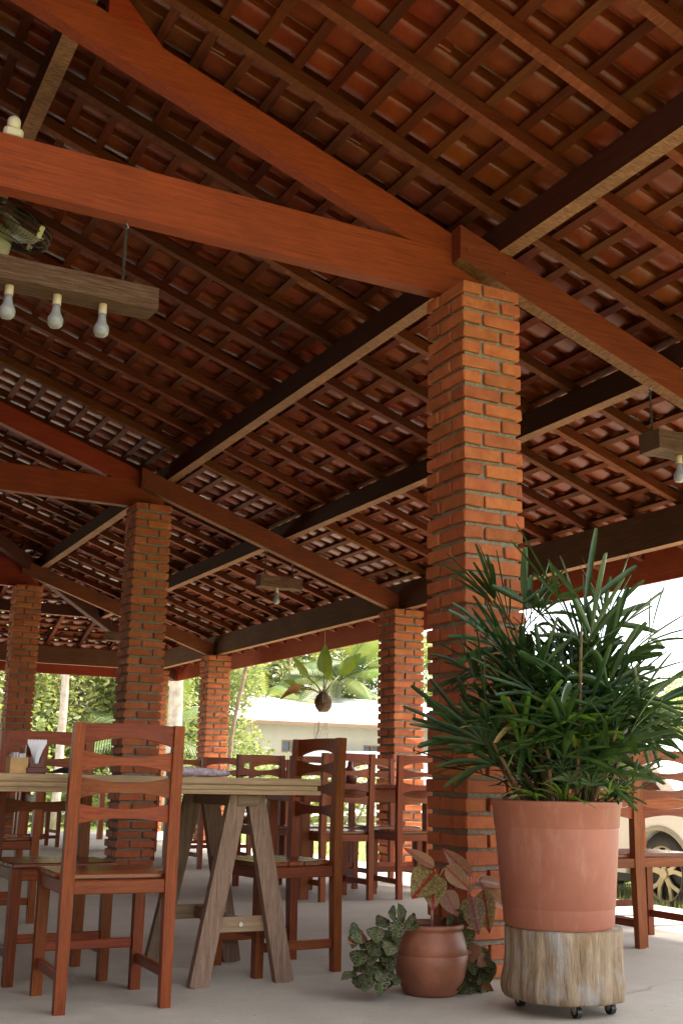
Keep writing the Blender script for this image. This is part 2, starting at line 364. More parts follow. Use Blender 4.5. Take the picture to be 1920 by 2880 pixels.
def proj(P):
    d = Vector(P)-CAM; z = d.dot(cf)
    return (960+3174*d.dot(cr)/z, 1440-3174*d.dot(cu)/z, z) if z > .1 else (1e6, 1e6, z)

# ------------------------------------------------------------------ layout numbers (metres)
X1, XO, SW = 2.749, 5.350, .325            # inner row, outer row, pillar side
YT = (4.185, 9.363, 14.400)                # front faces of the pillar rows
YEND = 17.0                                # far outer row
H1, H2 = 3.150, 2.432
M = .345; A = math.atan(M)                 # roof pitch
ZC, ZR = 4.455, 4.615                      # beam top and rafter underside, at x = 0
HIP = 11.651                               # far slope: y = x + HIP
RIDGE, YN, XF = -1.65, 1.95, 6.05
ZG = -.25
def zc(x): return ZC-M*x
def zr(x): return ZR-M*x

# ------------------------------------------------------------------ setting
g = MB(); n = 40
g.add([(-300, -200, ZG), (300, -200, ZG), (300, 400, ZG), (-300, 400, ZG)], [(0, 1, 2, 3)])
tag(g.build('ground', 'lawn'), None, None, kind='structure')
fl = MB(); fl.box((-3.3, 1.5, ZG-.1), (5.74, 17.45, 0)); tag(fl.build('floor', 'concrete'), None, None, kind='structure')
rd = MB(); rd.box((-60, 27.4, ZG-.05), (120, 38.5, ZG+.012)); tag(rd.build('road', 'road'), None, None, kind='structure')
kb = MB(); kb.box((-60, 26.9, ZG-.1), (120, 27.35, ZG+.17)); tag(kb.build('kerb', 'kerb_stone'), None, None, kind='structure')

kw = MB(); kw.box((-3.45, -7, -.05), (-3.25, 17.4, 4.6)); tag(kw.build('left_light_blocker', 'wall_brown'), 'long brown wall added out of view to block light from the left', 'wall')  # unseen wall, added to cut off light from the left
pth = MB(); pth.box((-3, 17.46, ZG-.05), (7.0, 22.4, ZG+.024)); tag(pth.build('path', 'bounce_gravel'), None, None, kind='structure')  # far paving, widened to bounce light up onto the end slope
gv = MB(); gv.box((5.75, 1.5, ZG-.05), (7.0, 17.4, ZG+.02)); tag(gv.build('bounce_strip', 'bounce_gravel'), None, None, kind='structure')  # pale strip added below the slab edge to bounce light under the eave
kb2 = MB(); kb2.box((-3.25, -1.75, -.3), (.15, -1.5, 4.6)); tag(kb2.build('rear_light_blocker', 'wall_brown'), 'brown wall added behind the camera to block the front-left sky', 'wall')  # unseen wall, added to keep front-left sky off the beam sides
# ------------------------------------------------------------------ brick pillars
BL, BWD, BJ = .205, .102, .018
bvar = []
for k in range(8):
    b = MB(); b.cbox((-BL/2, -BWD/2, -.0275), (BL/2, BWD/2, .0275), .004, .0026); bvar.append(b.mesh('brick', 'brick'))
def pillar(x, y, H, label, nc, faces=True):
    t = thing('brick_pillar', label, 'pillar', (x, y, 0), 0, 'brick pillars of the pavilion')
    core = MB(); core.box((.019, .019, 0), (SW-.019, SW-.019, H-.002)); core.build('mortar', 'mortar', t)
    c = H/nc
    for k in range(nc):
        z = c*(k+.5)
        par = (k+nc) % 2
        for px, py, r in ((BL/2, BWD/2, 0), (SW-BWD/2, BL/2, 1), (SW-BL/2, SW-BWD/2, 0), (BWD/2, SW-BL/2, 1)):
            if par == 0: px, r2 = px, r
            else: px, r2 = SW-px, r
            j = lambda a: R.uniform(-a, a)
            o = obj('brick', R.choice(bvar), t, (px+j(.0035), py+j(.0035), z+j(.002)), (j(.012), j(.012), r2*math.pi/2+j(.02)+(math.pi if R.random() < .5 else 0)))
    return t
pillar(X1, YT[0], H1, 'tall brick pillar behind the big potted palm, nearest to the camera', 42)
pillar(X1, YT[1], H1, 'brick pillar rising behind the front dining chair', 42)
pillar(X1, YT[2], H1, 'brick pillar at the far left edge of the picture', 42)
pillar(XO, YT[1], H2, 'short outer brick pillar just left of the nearest pillar, by the pale house', 32)
pillar(XO, YT[2], H2, 'slender outer brick pillar left of the hanging plant', 32)
pillar(XO, YEND, H2, 'farthest brick pillar, mostly hidden behind the pillar with the front chair', 32)

# ------------------------------------------------------------------ pavilion roof
roof = thing('pavilion_roof', 'open timber roof of red beams, rafters and clay tiles over the terrace', 'roof')
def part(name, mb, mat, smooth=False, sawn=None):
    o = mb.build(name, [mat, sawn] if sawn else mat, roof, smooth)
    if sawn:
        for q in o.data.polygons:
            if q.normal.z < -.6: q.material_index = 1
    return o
XL = 2*RIDGE-3.05
for i, y in enumerate(YT):
    t0, t1 = y+.20, y+.28
    b = MB(); b.prism([(XL, H1), (3.055, H1), (3.055, zc(3.055)-.012), (2.93, 3.388), (XL, 3.388)], t0, t1); part('tie_beam', b, 'beam_wood_X')
    xt = (ZC-.178-3.391)/M
    b = MB(); b.prism([(RIDGE, zc(RIDGE)), (3.02, zc(3.02)), (3.02, 3.391), (xt, 3.391), (RIDGE, zc(RIDGE)-.178)], t0+.001, t1-.001); part('rafter_beam', b, 'beam_wood_X')
    b = MB(); b.prism([(x*1.0, z) for x, z in ((XL, 3.391), (XL+.4, 3.391), (RIDGE-.001, zc(RIDGE)-.178), (RIDGE-.001, zc(RIDGE)), (XL, 3.42))], t0+.001, t1-.001); part('rafter_beam', b, 'beam_wood_X')
    b = MB(); f = lambda x: 3.318-M*(x-2.815)
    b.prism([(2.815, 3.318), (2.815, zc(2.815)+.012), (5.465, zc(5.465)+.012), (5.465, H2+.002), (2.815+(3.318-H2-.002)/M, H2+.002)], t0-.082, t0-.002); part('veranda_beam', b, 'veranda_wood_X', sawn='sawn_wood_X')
    b = MB()
    for bx in (2.86, 3.08): b.tube([(bx, t0-.084, zc(bx)-.10), (bx, t0-.090, zc(bx)-.10)], .009, 8)
    part('bolt', b, 'dark_red_wood')
    b = MB(); xk = 1.02; b.prism([(xk, zc(xk)+.002), (xk+.26, zc(xk+.26)+.002), (xk+.02, zc(xk)+.17), (xk, zc(xk)+.17)], t0+.002, t1-.002); part('cleat', b, 'beam_wood_X')
# purlins along the building
for x, w, h in ((.885, .085, .15), (3.045, .088, .15), (4.215, .085, .15), (5.47, .085, .16)):
    z = zc(x) if x < 5.4 else H2+.004
    yh = x+HIP+.06
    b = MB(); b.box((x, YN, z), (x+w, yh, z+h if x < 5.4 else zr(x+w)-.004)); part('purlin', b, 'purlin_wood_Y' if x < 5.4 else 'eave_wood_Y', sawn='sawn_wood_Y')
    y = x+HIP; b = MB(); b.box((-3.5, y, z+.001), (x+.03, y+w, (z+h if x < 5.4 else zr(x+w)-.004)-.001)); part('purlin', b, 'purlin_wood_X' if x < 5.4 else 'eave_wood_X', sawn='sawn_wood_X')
b = MB(); b.box((RIDGE-.04, YN, zc(RIDGE)), (RIDGE+.04, RIDGE+HIP, zc(RIDGE)+.16)); part('ridge_beam', b, 'beam_wood_Y')
# hip beam
b = MB(); b.bar((RIDGE, RIDGE+HIP, zc(RIDGE)-.02), (5.95, 5.95+HIP, zc(5.95)-.0), .08, .17); part('hip_beam', b, 'purlin_wood_X')
# common rafters
RW, RH = .052, .062
NRM = Vector((math.sin(A), 0, math.cos(A)))
def rafter_x(y, x0, x1):
    b = MB(); h = RH/math.cos(A)
    j = R.uniform(-.004, .004)
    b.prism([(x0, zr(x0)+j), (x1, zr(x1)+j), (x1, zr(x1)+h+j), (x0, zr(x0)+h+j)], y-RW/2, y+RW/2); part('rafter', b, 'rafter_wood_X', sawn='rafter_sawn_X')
y = 3.30
while y > YN: y -= .4847
y += .4847
while y < 17.4:
    x0 = max(RIDGE, y-HIP)
    if all(abs(y-(t+.24)) > .02 for t in YT): rafter_x(y+R.uniform(-.012, .012), x0, XF)
    y += .4847
x = -3.0
while x < 5.9:
    y0 = x+HIP; y0 = max(y0, HIP+RIDGE); b = MB(); h = RH/math.cos(A); f = lambda yy: zr(yy-HIP)
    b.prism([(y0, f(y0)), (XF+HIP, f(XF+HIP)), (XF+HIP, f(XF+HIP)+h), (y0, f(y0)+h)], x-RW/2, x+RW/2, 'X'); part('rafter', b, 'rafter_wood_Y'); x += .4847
# battens
zb0 = ZR+RH/math.cos(A); BT, BWT = .019, .048
VX = Vector((math.cos(A), 0, -math.sin(A)))
NB = 0; x = 2.245-.184*21
while x < XF:
    if x > RIDGE:
        b = MB(); ctr = Vector((x, 0, zb0-M*x))+NRM*(BT/2+.001); q = []
        for yy in (YN, x+HIP+.02):
            for su, sn in ((-1, -1), (1, -1), (1, 1), (-1, 1)): q.append(Vector((0, yy, 0))+ctr+VX*(su*BWT/2)+NRM*(sn*BT/2))
        b.add(q, [(3, 2, 1, 0), (4, 5, 6, 7), (0, 1, 5, 4), (1, 2, 6, 5), (2, 3, 7, 6), (3, 0, 4, 7)]); part('batten', b, 'rafter_wood_Y')
        # the far slope
        q2 = []
        for xx in (-3.2, x-.02):
            for su, sn in ((-1, -1), (1, -1), (1, 1), (-1, 1)):
                p = ctr+VX*(su*BWT/2)+NRM*(sn*BT/2); q2.append(Vector((xx, p.x+HIP, p.z)))
        if x > -.2:
            b = MB(); b.add(q2, [(3, 2, 1, 0), (4, 5, 6, 7), (0, 1, 5, 4), (1, 2, 6, 5), (2, 3, 7, 6), (3, 0, 4, 7)]); part('batten', b, 'rafter_wood_X')
    x += .184
# fascia boards
b = MB(); b.box((XF, YN, 2.335), (XF+.025, XF+HIP, 2.612)); part('fascia_board', b, 'beam_wood_Y')
b = MB(); b.box((-4, XF+HIP, 2.334), (XF+.025, XF+HIP+.025, 2.611)); part('fascia_board', b, 'beam_wood_X')
# tiles: pan bulging downwards, deep slot between two pans, head end sits lower than the tail
TW, TG, TT = .2105, .39, .013
PROF = [(-.112, .070), (-.090, .068), (-.082, .060), (-.075, .014), (-.068, .006), (-.052, .001), (0, -.009), (.052, .001), (.068, .006), (.075, .014), (.082, .060), (.090, .071), (.118, .0865)]
def tile_geo(mb, O, U, V, NN, jit=0.):
    L0 = TG+.075; vs = []
    for e, vv, dz in ((0, 0., 0.), (0, .03, .001), (0, L0, .0145), (1, 0., 0.), (1, L0, .0145)):
        for u, h in PROF:
            k = 1. if vv > 0.001 else .96
            vs.append(O+U*(u*k)+V*vv+NN*(h+dz+(TT if e else 0)))
    P = len(PROF); fs = []
    for i in range(P-1):
        fs.append((i, i+1, P+i+1, P+i)); fs.append((P+i, P+i+1, 2*P+i+1, 2*P+i)); fs.append((3*P+i, 4*P+i, 4*P+i+1, 3*P+i+1))
        fs.append((i, 3*P+i, 3*P+i+1, i+1)); fs.append((2*P+i, 2*P+i+1, 4*P+i+1, 4*P+i))
    mb.add(vs, fs)
tm = MB(); tile_geo(tm, Vector((0, 0, 0)), Vector((0, 1, 0)), Vector((1, 0, 0)), Vector((0, 0, 1))); TILE = tm.mesh('roof_tile', 'roof_tile_clay', True); TILE.set_sharp_from_angle(angle=math.radians(32))
slots = []
zt0 = zb0+BT/math.cos(A)+.002
xt = 2.245+.03
k0 = int((xt-RIDGE)/(TG*math.cos(A)))
for i in range(-k0, 30):
    x = xt+i*TG*math.cos(A)
    if x > XF-.15: break
    ny = int((x+HIP+.65-YN)/TW)
    for k in range(ny):
        y = YN+.12+k*TW
        slots.append((Vector((x, y, zt0-M*x)), 0))
    if x > -.3:
        for k in range(int((x+.6+3)/TW)): slots.append((Vector((x+.5-k*TW, x+HIP, zt0-M*x)), 1))
def vis(s):
    px, py, z = proj(s[0]+Vector((.1, 0, 0)))
    return (z if (-80 < px < 2000 and -80 < py < 2300 and z > 0) else 1e3+abs(z))
slots.sort(key=vis)
rest = MB()
for i, (p, kind) in enumerate(slots):
    jv = Vector((R.uniform(-.008, .008), R.uniform(-.004, .004), R.uniform(0, .0015)))
    if i < 300 and kind == 0:
        obj('roof_tile', TILE, roof, p+jv, (R.uniform(-.012, .012), A+R.uniform(-.012, .006), R.uniform(-.012, .012)))
    elif kind == 0: tile_geo(rest, p+jv, Vector((0, 1, 0)), VX, NRM)
    else:
        tile_geo(rest, p+jv, Vector((1, 0, 0)), Vector((0, math.cos(A), -math.sin(A))), Vector((0, math.sin(A), math.cos(A))))
o = part('roof_tiles', rest, 'roof_tile_clay', True); o['kind'] = 'stuff'; o.data.set_sharp_from_angle(angle=math.radians(32))
# ridge and hip caps, and the slope on the other side of the ridge
caps = MB()
d = Vector((1, 1, -M)).normalized(); p = Vector((RIDGE, RIDGE+HIP, zt0-M*RIDGE+.07)); nrm = Vector((-1, 1, 0)).normalized()
for k in range(30):
    q = p+d*(.38*k)
    if q.x > XF: break
    vs = []
    for e in (0., .42):
        for a2 in range(9):
            t = math.pi*a2/8; vs.append(q+d*e+nrm*(math.cos(t)*.22)+Vector((0, 0, math.sin(t)*.14-.07+e*.03)))
    caps.add(vs, [(i, i+1, i+10, i+9) for i in range(8)])
o = part('hip_caps', caps, 'roof_tile_clay', True); o['kind'] = 'stuff'
back = MB()
ys = YN
while ys < RIDGE+HIP+4.5:
    vs = []
    for x in (RIDGE-.05, -9.4):
        for dy, h in ((0, .05), (.02, .046), (.03, .02), (.05, 0), (.16, 0), (.18, .02), (.19, .046), (.2105, .05)): vs.append((x, ys+dy, zt0-M*(2*RIDGE-x)*1.0+h))
    back.add(vs, [(i, i+1, i+9, i+8) for i in range(7)]); ys += .2105
o = part('roof_tiles', back, 'roof_tile_clay', True); o['kind'] = 'stuff'

# ------------------------------------------------------------------ dining chairs
def chair_parts():
    P = []
    hw = .188
    def leg(sx, back):
        b = MB(); t = .021; secs = [(0, -.196, .019), (.44, -.188, .0215), (.72, -.192, .021), (.99, -.205, .019)] if back else [(0, .19, .019), (.44, .188, .0215)]
        vs = []
        for z, y, h in secs:
            for u, w in ((-1, -1), (1, -1), (1, 1), (-1, 1)): vs.append((sx*hw+u*h, y+w*h, z))
        fs = [(3, 2, 1, 0), tuple(4*(len(secs)-1)+i for i in range(4))]
        for k in range(len(secs)-1): fs += [(4*k+i, 4*k+(i+1) % 4, 4*k+4+(i+1) % 4, 4*k+4+i) for i in range(4)]
        return b.add(vs, fs).mesh('leg', 'chair_wood_Z')
    for sx in (-1, 1):
        P.append(('leg', leg(sx, True))); P.append(('leg', leg(sx, False)))
    def slat(te, tm_, be, bm_, y, flat=False):
        n = 10; x0 = hw-.018; up = []; lo = []
        for i in range(n+1):
            u = -1+2*i/n; up.append((u*x0, tm_+(te-tm_)*u*u)); lo.append((u*x0, bm_+(be-bm_)*abs(u)**2))
        vs = []; b = MB()
        for dy in (-.010, .010):
            for i in range(n+1):
                cur = .012*(1-(-1+2*i/n)**2)
                vs.append((up[i][0], y+dy-cur, up[i][1])); vs.append((lo[i][0], y+dy-cur, lo[i][1]))
        K = 2*(n+1); fs = []
        for i in range(n):
            a = 2*i; fs += [(a, a+2, a+3, a+1), (K+a, K+a+1, K+a+3, K+a+2), (a, K+a, K+a+2, a+2), (a+1, a+3, K+a+3, K+a+1)]
        fs += [(0, 1, K+1, K), (K-2, 2*K-2, 2*K-1, K-1)]
        return b.add(vs, fs).mesh('back_slat', 'chair_wood_X')
    for te, tmid, be, bmid, y in ((.987, .991, .910, .939, -.203), (.893, .870, .818, .841, -.199), (.799, .779, .723, .746, -.195), (.704, .686, .634, .654, -.192)):
        P.append(('back_slat', slat(te, tmid, be, bmid, y)))
    for k in range(5):
        y0 = -.172+k*.0795; b = MB(); b.cbox((-.212 if k else -.166, y0, .440), (.212 if k else .166, y0+.0765, .460), .007); P.append(('seat_slat', b.mesh('seat_slat', 'seat_wood_X')))
    for a in (((-.167, -.205, .392), (.167, -.185, .4395)), ((-.167, .180, .392), (.167, .200, .4395))):
        b = MB(); b.cbox(*a, .003); P.append(('apron', b.mesh('apron', 'chair_wood_X')))
    for sx in (-1, 1):
        b = MB(); b.cbox((sx*.195-.010, -.165, .392), (sx*.195+.010, .166, .4395), .003); P.append(('apron', b.mesh('apron', 'chair_wood_Y')))
        b = MB(); b.cbox((sx*.188-.010, -.172, .098), (sx*.188+.010, .169, .135), .003); P.append(('stretcher', b.mesh('stretcher', 'chair_wood_Y')))
    b = MB(); b.cbox((-.168, .180, .155), (.168, .200, .19), .003); P.append(('stretcher', b.mesh('stretcher', 'chair_wood_X')))
    return P
CH = chair_parts()
def chair(x, y, face, label, rj=0.):
    rz = {'+Y': 0, '-Y': math.pi, '+X': -math.pi/2, '-X': math.pi/2}[face]+rj
    t = thing('dining_chair', label, 'chair', (x, y, 0), rz, 'wooden dining chairs with bow-tie back slats')
    for nm, me in CH: obj(nm, me, t)
    return t
chair(1.246, 4.345, '+Y', 'front wooden dining chair with its back to the camera at the trestle table', -.02)
chair(2.150, 4.800, '-X', 'wooden dining chair at the right-hand end of the trestle table', .10)
chair(1.180, 4.945, '-Y', 'wooden dining chair facing the camera behind the napkins and sugar box', .03)
chair(3.755, 7.420, '+Y', 'dining chair seen from behind, right of the trestle table and left of the twin', .02)
chair(4.365, 7.410, '+Y', 'dining chair half hidden by the left side of the nearest brick pillar', -.02)
chair(3.640, 8.270, '-Y', 'far dining chair seen through the back of the end chair', .06)
chair(4.060, 8.210, '-Y', 'far dining chair behind the end chair, facing the camera across the dark table', -.04)
chair(4.610, 8.230, '-Y', 'far dining chair facing the camera, in front of the short outer pillar', .02)
chair(3.930, 10.290, '+Y', 'small far chair seen from behind, standing before the slender outer pillar', .03)
chair(4.420, 10.280, '+Y', 'small far chair seen from behind, before the vine on the pale house', -.03)
chair(4.120, 11.420, '-Y', 'small far chair facing the camera, right of the front chair', .02)
chair(1.300, 6.860, '-X', 'dining chair standing sideways behind the chair with the napkins in front', .02)
chair(3.960, 4.920, '+Y', 'dining chair hidden behind the big terracotta pot, its right leg showing', .01)
chair(4.385, 4.945, '+Y', 'dining chair at the right edge of the picture, before the parked car', -.02)
chair(3.05, 13.6, '+X', 'far tiny chair under the table left of the second pillar', .1)
chair(3.95, 12.75, '+Y', 'far tiny chair just left of the second pillar, its back to the camera', -.06)

# ------------------------------------------------------------------ tables
t = thing('trestle_table', 'rough plank trestle table with A-frame legs in the foreground', 'table')
x0, x1, y0, y1 = -.45, 2.175, 4.42, 5.12
for k in range(4):
    w = (y1-y0)/4; b = MB(); e = R.uniform(-.006, .006); b.cbox((x0, y0+k*w+.0015, .777), (x1+e, y0+(k+1)*w-.0015, .806), .003, .0008); b.build('plank', 'plank_wood_X', t)
for yy in (y0, y1-.04):
    b = MB(); b.cbox((x0, yy+.006, .757), (x1-.016, yy+.045, .7755), .002, .0005); b.build('edge_board', 'plank_wood_X', t)
    b = MB(); b.cbox((x0, yy+.002, .738), (x1-.001, yy+.042, .7555), .002, .0005); b.build('edge_board', 'plank_wood_X', t)
def trestle(xc):
    for yy in (4.475, 5.045):
        for sx in (-1, 1):
            b = MB(); b.bar((xc+sx*.185, yy, -.002), (xc+sx*.037, yy+(.02 if yy < 4.7 else -.02), .737), .078, .040, (0, 1, 0))
            o = b.build('leg', 'grey_wood_Z', t)
        b = MB(); b.cbox((xc-.137, yy+(.028 if yy < 4.7 else -.05), .195), (xc+.137, yy+(.05 if yy < 4.7 else -.028), .255), .003); b.build('crossbar', 'plank_wood_X', t)
        b = MB(); b.tube([(xc+.0, yy+.02, .225), (xc+.0, yy-.0, .225)], .010, 10); 
        b2 = MB(); b2.tube([(xc, yy+.03, .225), (xc, yy+.022, .225)], .009, 10); b2.build('bolt', 'steel', t)
    b = MB(); b.cbox((xc-.02, 4.53, .20), (xc+.02, 4.99, .25), .003); b.build('crossbar', 'grey_wood_X', t)
    b = MB(); b.cbox((xc-.045, 4.47, .690), (xc+.045, 5.05, .737), .003); b.build('beam', 'grey_wood_X', t)
trestle(1.862); trestle(.10)
def table(x0, x1, y0, y1, label, zt=.78, ap=.10, mat='chair_wood'):
    t = thing('dining_table', label, 'table', (0, 0, 0), 0)
    n = 4
    for k in range(n):
        w = (y1-y0)/n; b = MB(); b.cbox((x0, y0+k*w+.0012, zt-.028), (x1, y0+(k+1)*w-.0012, zt), .004); b.build('plank', mat+'_X', t)
    for yy in (y0+.04, y1-.065): b = MB(); b.cbox((x0+.06, yy, zt-.028-ap), (x1-.06, yy+.025, zt-.029), .003); b.build('apron', mat+'_X', t)
    for xx in (x0+.04, x1-.065): b = MB(); b.cbox((xx, y0+.07, zt-.028-ap), (xx+.025, y1-.07, zt-.029), .003); b.build('apron', mat+'_Y', t)
    for xx in (x0+.05, x1-.12):
        for yy in (y0+.05, y1-.12): b = MB(); b.cbox((xx, yy, 0), (xx+.07, yy+.07, zt-.03), .004); b.build('leg', mat+'_Z', t)
table(3.43, 4.95, 7.33, 8.05, 'reddish wooden table between the far chairs, left of the nearest pillar')
table(3.53, 5.05, 10.52, 11.2, 'small far table behind the trestle table, before the slender pillar')
table(-.6, 1.18, 6.50, 7.2, 'wooden table at the far left behind the trestle table')
table(3.35, 4.3, 13.0, 15.2, 'far table with dark legs seen under the front chair back slats')
table(3.9, 5.3, 5.32, 6.0, 'wooden table at the right edge beyond the chairs by the car')

# ------------------------------------------------------------------ things on the trestle table
t = thing('sugar_box', 'small bamboo box of white sachets on the trestle table', 'box', (.966, 4.75, .8065), .12)
b = MB()
for a in (((-.036, -.03, 0), (.036, -.025, .062)), ((-.036, .025, 0), (.036, .03, .062)), ((-.036, -.025, 0), (-.031, .025, .062)), ((.031, -.025, 0), (.036, .025, .062)), ((-.031, -.025, 0), (.031, .025, .005))): b.box(*a)
b.build('box', 'bamboo', t)
for k in range(9):
    b = MB(); xx = -.027+k*.0065; b.box((xx, -.019, .01), (xx+.003, .021, .072+R.uniform(0, .012)), .0015); b.build('sachet', 'paper_white', t)
t = thing('napkin_holder', 'dark wooden holder with white napkin strips fanned upwards', 'napkin holder', (1.04, 4.75, .8065), .05)
b = MB(); b.cbox((-.042, -.03, 0), (.042, .03, .026), .004); b.prism([(-.026, .026), (.026, .026), (.033, .06), (.02, .066), (.012, .04), (-.012, .04), (-.02, .066), (-.033, .06)], -.02, .02); b.build('holder', 'dark_red_wood', t)
for k in range(6):
    a = (k-2.5)*.13; b = MB(); vs = []
    for s_ in (0, .3, .6, .85, 1.):
        z = .03+s_*.105; xx = math.sin(a)*s_*s_*.10; w = .006+.008*s_ if s_ < .9 else .004
        vs += [(xx-w, -.004*k+.01, z), (xx+w, -.004*k+.007, z), (xx+w, -.004*k+.004, z), (xx-w, -.004*k+.007, z)]
    fs = [(3, 2, 1, 0), (16, 17, 18, 19)]
    for q in range(4): fs += [(4*q+i, 4*q+(i+1) % 4, 4*q+4+(i+1) % 4, 4*q+4+i) for i in range(4)]
    b.add(vs, fs).build('napkin', 'paper_white', t)
b = MB(); pts = [(1.64+.04*i, 4.74+.004*math.sin(i*1.3), .8275-.0008*i) for i in range(7)]
b.tube(pts, [.020, .021, .019, .020, .018, .016, .010], 12)
tag(b.build('rolled_cloth', 'cloth_print', None, True), 'rolled printed cloth lying on the trestle table right of the front chair', 'cloth')
b = MB()
vs = []; 
for i in range(7):
    for k in range(5): vs.append((1.88+i*.022, 4.66+k*.028, .8085+.010*abs(math.sin(i*.9+k*.7))*(1-abs(i-3)/4)+.002))
b.add(vs, [(i*5+k, i*5+k+1, i*5+k+6, i*5+k+5) for i in range(6) for k in range(4)])
tag(b.build('crumpled_wrapper', 'dead_leaf', None, True), 'crumpled dark red wrapper at the end of the rolled cloth', 'wrapper')
b = MB(); vs = []
for i in range(9):
    for k in range(5): vs.append((1.09+i*.017, 4.68+k*.03, .8085+.022*math.sin(math.pi*i/8)*math.sin(math.pi*k/4)+.004*R.random()))
b.add(vs, [(i*5+k, i*5+k+1, i*5+k+6, i*5+k+5) for i in range(8) for k in range(4)])
tag(b.build('cutlery_pouch', 'black_plastic', None, True), 'dark crumpled pouch lying beside the napkin holder', 'pouch')
b = MB(); b.lathe([(.0, 0), (.05, 0), (.055, .05), (.045, .10), (.02, .13), (.018, .16), (0, .16)], 14)
tag(b.build('condiment_bottle', 'dark_red_wood', None, True), 'dark bottle on the reddish far table, seen between chair slats', 'bottle').location = (4.05, 7.75, .781)
t = thing('napkin_holder', 'napkin holder on the reddish far table, seen through chair slats', 'napkin holder', (3.93, 7.7, .781))
b = MB(); b.cbox((-.05, -.03, 0), (.05, .03, .10), .004); b.build('holder', 'dark_red_wood', t)
b = MB(); b.box((-.04, -.02, .1005), (.04, .02, .135), .004); b.build('napkin', 'paper_white', t)

# ------------------------------------------------------------------ hanging lights
def bulb(t, x, y, z):
    b = MB(); b.lathe([(.0, 0), (.017, 0), (.018, -.055), (.0, -.055)], 14, (x, y, z)); b.build('socket', 'socket_beige', t, False)
    b = MB(); b.lathe([(.016, -.055), (.0175, -.080), (.022, -.096), (.031, -.112), (.0335, -.126), (.030, -.144), (.019, -.155), (.004, -.159), (0, -.159)], 18, (x, y, z)); b.build('bulb', 'bulb_white', t, True)
def hanging_light(xa, xb, ya, yb, z0, z1, hooks, bulbs, label, zhook):
    t = thing('hanging_light', label, 'light', (0, 0, 0), 0, 'rustic timber lights with bare bulbs')
    n = 9; b = MB(); vs = []
    for i in range(n):
        x = xa+(xb-xa)*i/(n-1)
        for yy, zz in ((ya, z0), (yb, z0), (yb, z1), (ya, z1)): vs.append((x+R.uniform(-.003, .003), yy+R.uniform(-.004, .004), zz+R.uniform(-.004, .004)))
    fs = [(3, 2, 1, 0), tuple(4*(n-1)+i for i in range(4))]
    for k in range(n-1): fs += [(4*k+i, 4*k+(i+1) % 4, 4*k+4+(i+1) % 4, 4*k+4+i) for i in range(4)]
    b.add(vs, fs).build('beam', 'old_beam_X', t)
    ym = (ya+yb)/2
    for x in hooks:
        zh = zhook(x)
        b = MB()
        for ph in (0, math.pi):
            pts = [(x+.004*math.cos(k*1.4+ph)+(.012*math.sin(k*.55) if len(hooks) < 2 else 0), ym+.004*math.sin(k*1.4+ph), z1+(zh-.03-z1)*k/16) for k in range(17)]
            b.tube(pts, .0045, 5)
        b.build('cord', 'cord_black', t, True)
        b = MB(); b.tube([(x, ym, zh+.006), (x, ym, zh-.012), (x+.010, ym, zh-.028), (x, ym, zh-.038), (x-.008, ym, zh-.03)], .0035, 6); b.build('hook', 'steel', t, True)
    for x in bulbs: bulb(t, x, ym, z0+.012)
    return t
hanging_light(.28, 1.318, 4.365, 4.495, 2.742, 2.840, (1.177, .45), (.50, .712, .907, 1.100), 'long weathered timber light with bare bulbs hanging at the upper left', lambda x: 3.15)
vz = lambda x: 3.318-M*(x-2.815)
hanging_light(4.03, 4.50, 4.285, 4.44, 2.528, 2.632, (4.053, 4.40), (4.232,), 'weathered timber light with one bulb at the right edge', vz)
hanging_light(3.985, 4.405, 9.46, 9.585, 2.532, 2.635, (4.053, 4.329), (4.175,), 'short mossy timber light with one bulb hanging in the middle distance', vz)
hanging_light(3.97, 4.40, 14.50, 14.62, 2.535, 2.645, (4.04, 4.33), (4.18,), 'tiny far timber light hanging left of the second pillar', vz)
# fan
t = thing('cage_fan', 'dark wire cage fan under the tie beam at the upper left', 'fan', (.725, 4.86, 3.225), .0)
t.rotation_euler = (-1.25, .18, .3); t.scale = (.82, .82, .82)
def ring(mb, r, y, rad=.003, n=40):
    pts = [(r*math.cos(2*math.pi*k/n), y, r*math.sin(2*math.pi*k/n)) for k in range(n+1)]; mb.tube(pts, rad, 5, False)
b = MB(); ring(b, .27, 0, .006); ring(b, .27, -.03, .004); ring(b, .27, .03, .004); ring(b, .16, -.085, .003); ring(b, .16, .085, .003); b.build('rim', 'wire_dark', t, True)
b = MB()
for k in range(72):
    a = 2*math.pi*k/72; c, s_ = math.cos(a), math.sin(a)
    for sg in (-1, 1): b.tube([(.05*c, sg*.10, .05*s_), (.17*c, sg*.09, .17*s_), (.25*c, sg*.055, .25*s_), (.27*c, 0, .27*s_)], .0012, 4, False)
b.build('cage', 'wire_dark', t)
for k in range(3):
    a0 = k*2*math.pi/3+.3; b = MB(); vs = []
    for r_ in (.05, .12, .19, .24):
        for e in (-.5, 0, .5): 
            a = a0+e*.95; vs.append((r_*math.cos(a), .035*e*2*(1-r_), r_*math.sin(a)))
    b.add(vs, [(i*3+j, i*3+j+1, i*3+j+4, i*3+j+3) for i in range(3) for j in range(2)])
    o = b.build('blade', 'fan_grey', t, True); md = o.modifiers.new('thick', 'SOLIDIFY'); md.thickness = .004
b = MB()
prof = [(.0, .0), (.05, .0), (.085, .06), (.095, .12), (.085, .2), (.05, .24), (0, .24)]
bb = MB(); bb.lathe(prof, 24); bb.v = [(x, -z+.30-.04, y) for x, y, z in bb.v]; bb.build('motor', 'fan_grey', t, True)
for a in (.5, 1.2, 2.0, 5.2): 
    b = MB(); c, s_ = math.cos(a), math.sin(a); b.cbox((.27*c-.014, -.035, .27*s_-.008), (.27*c+.014, .035, .27*s_+.008), .002)
    b.build('clip', 'figure_cream', t)
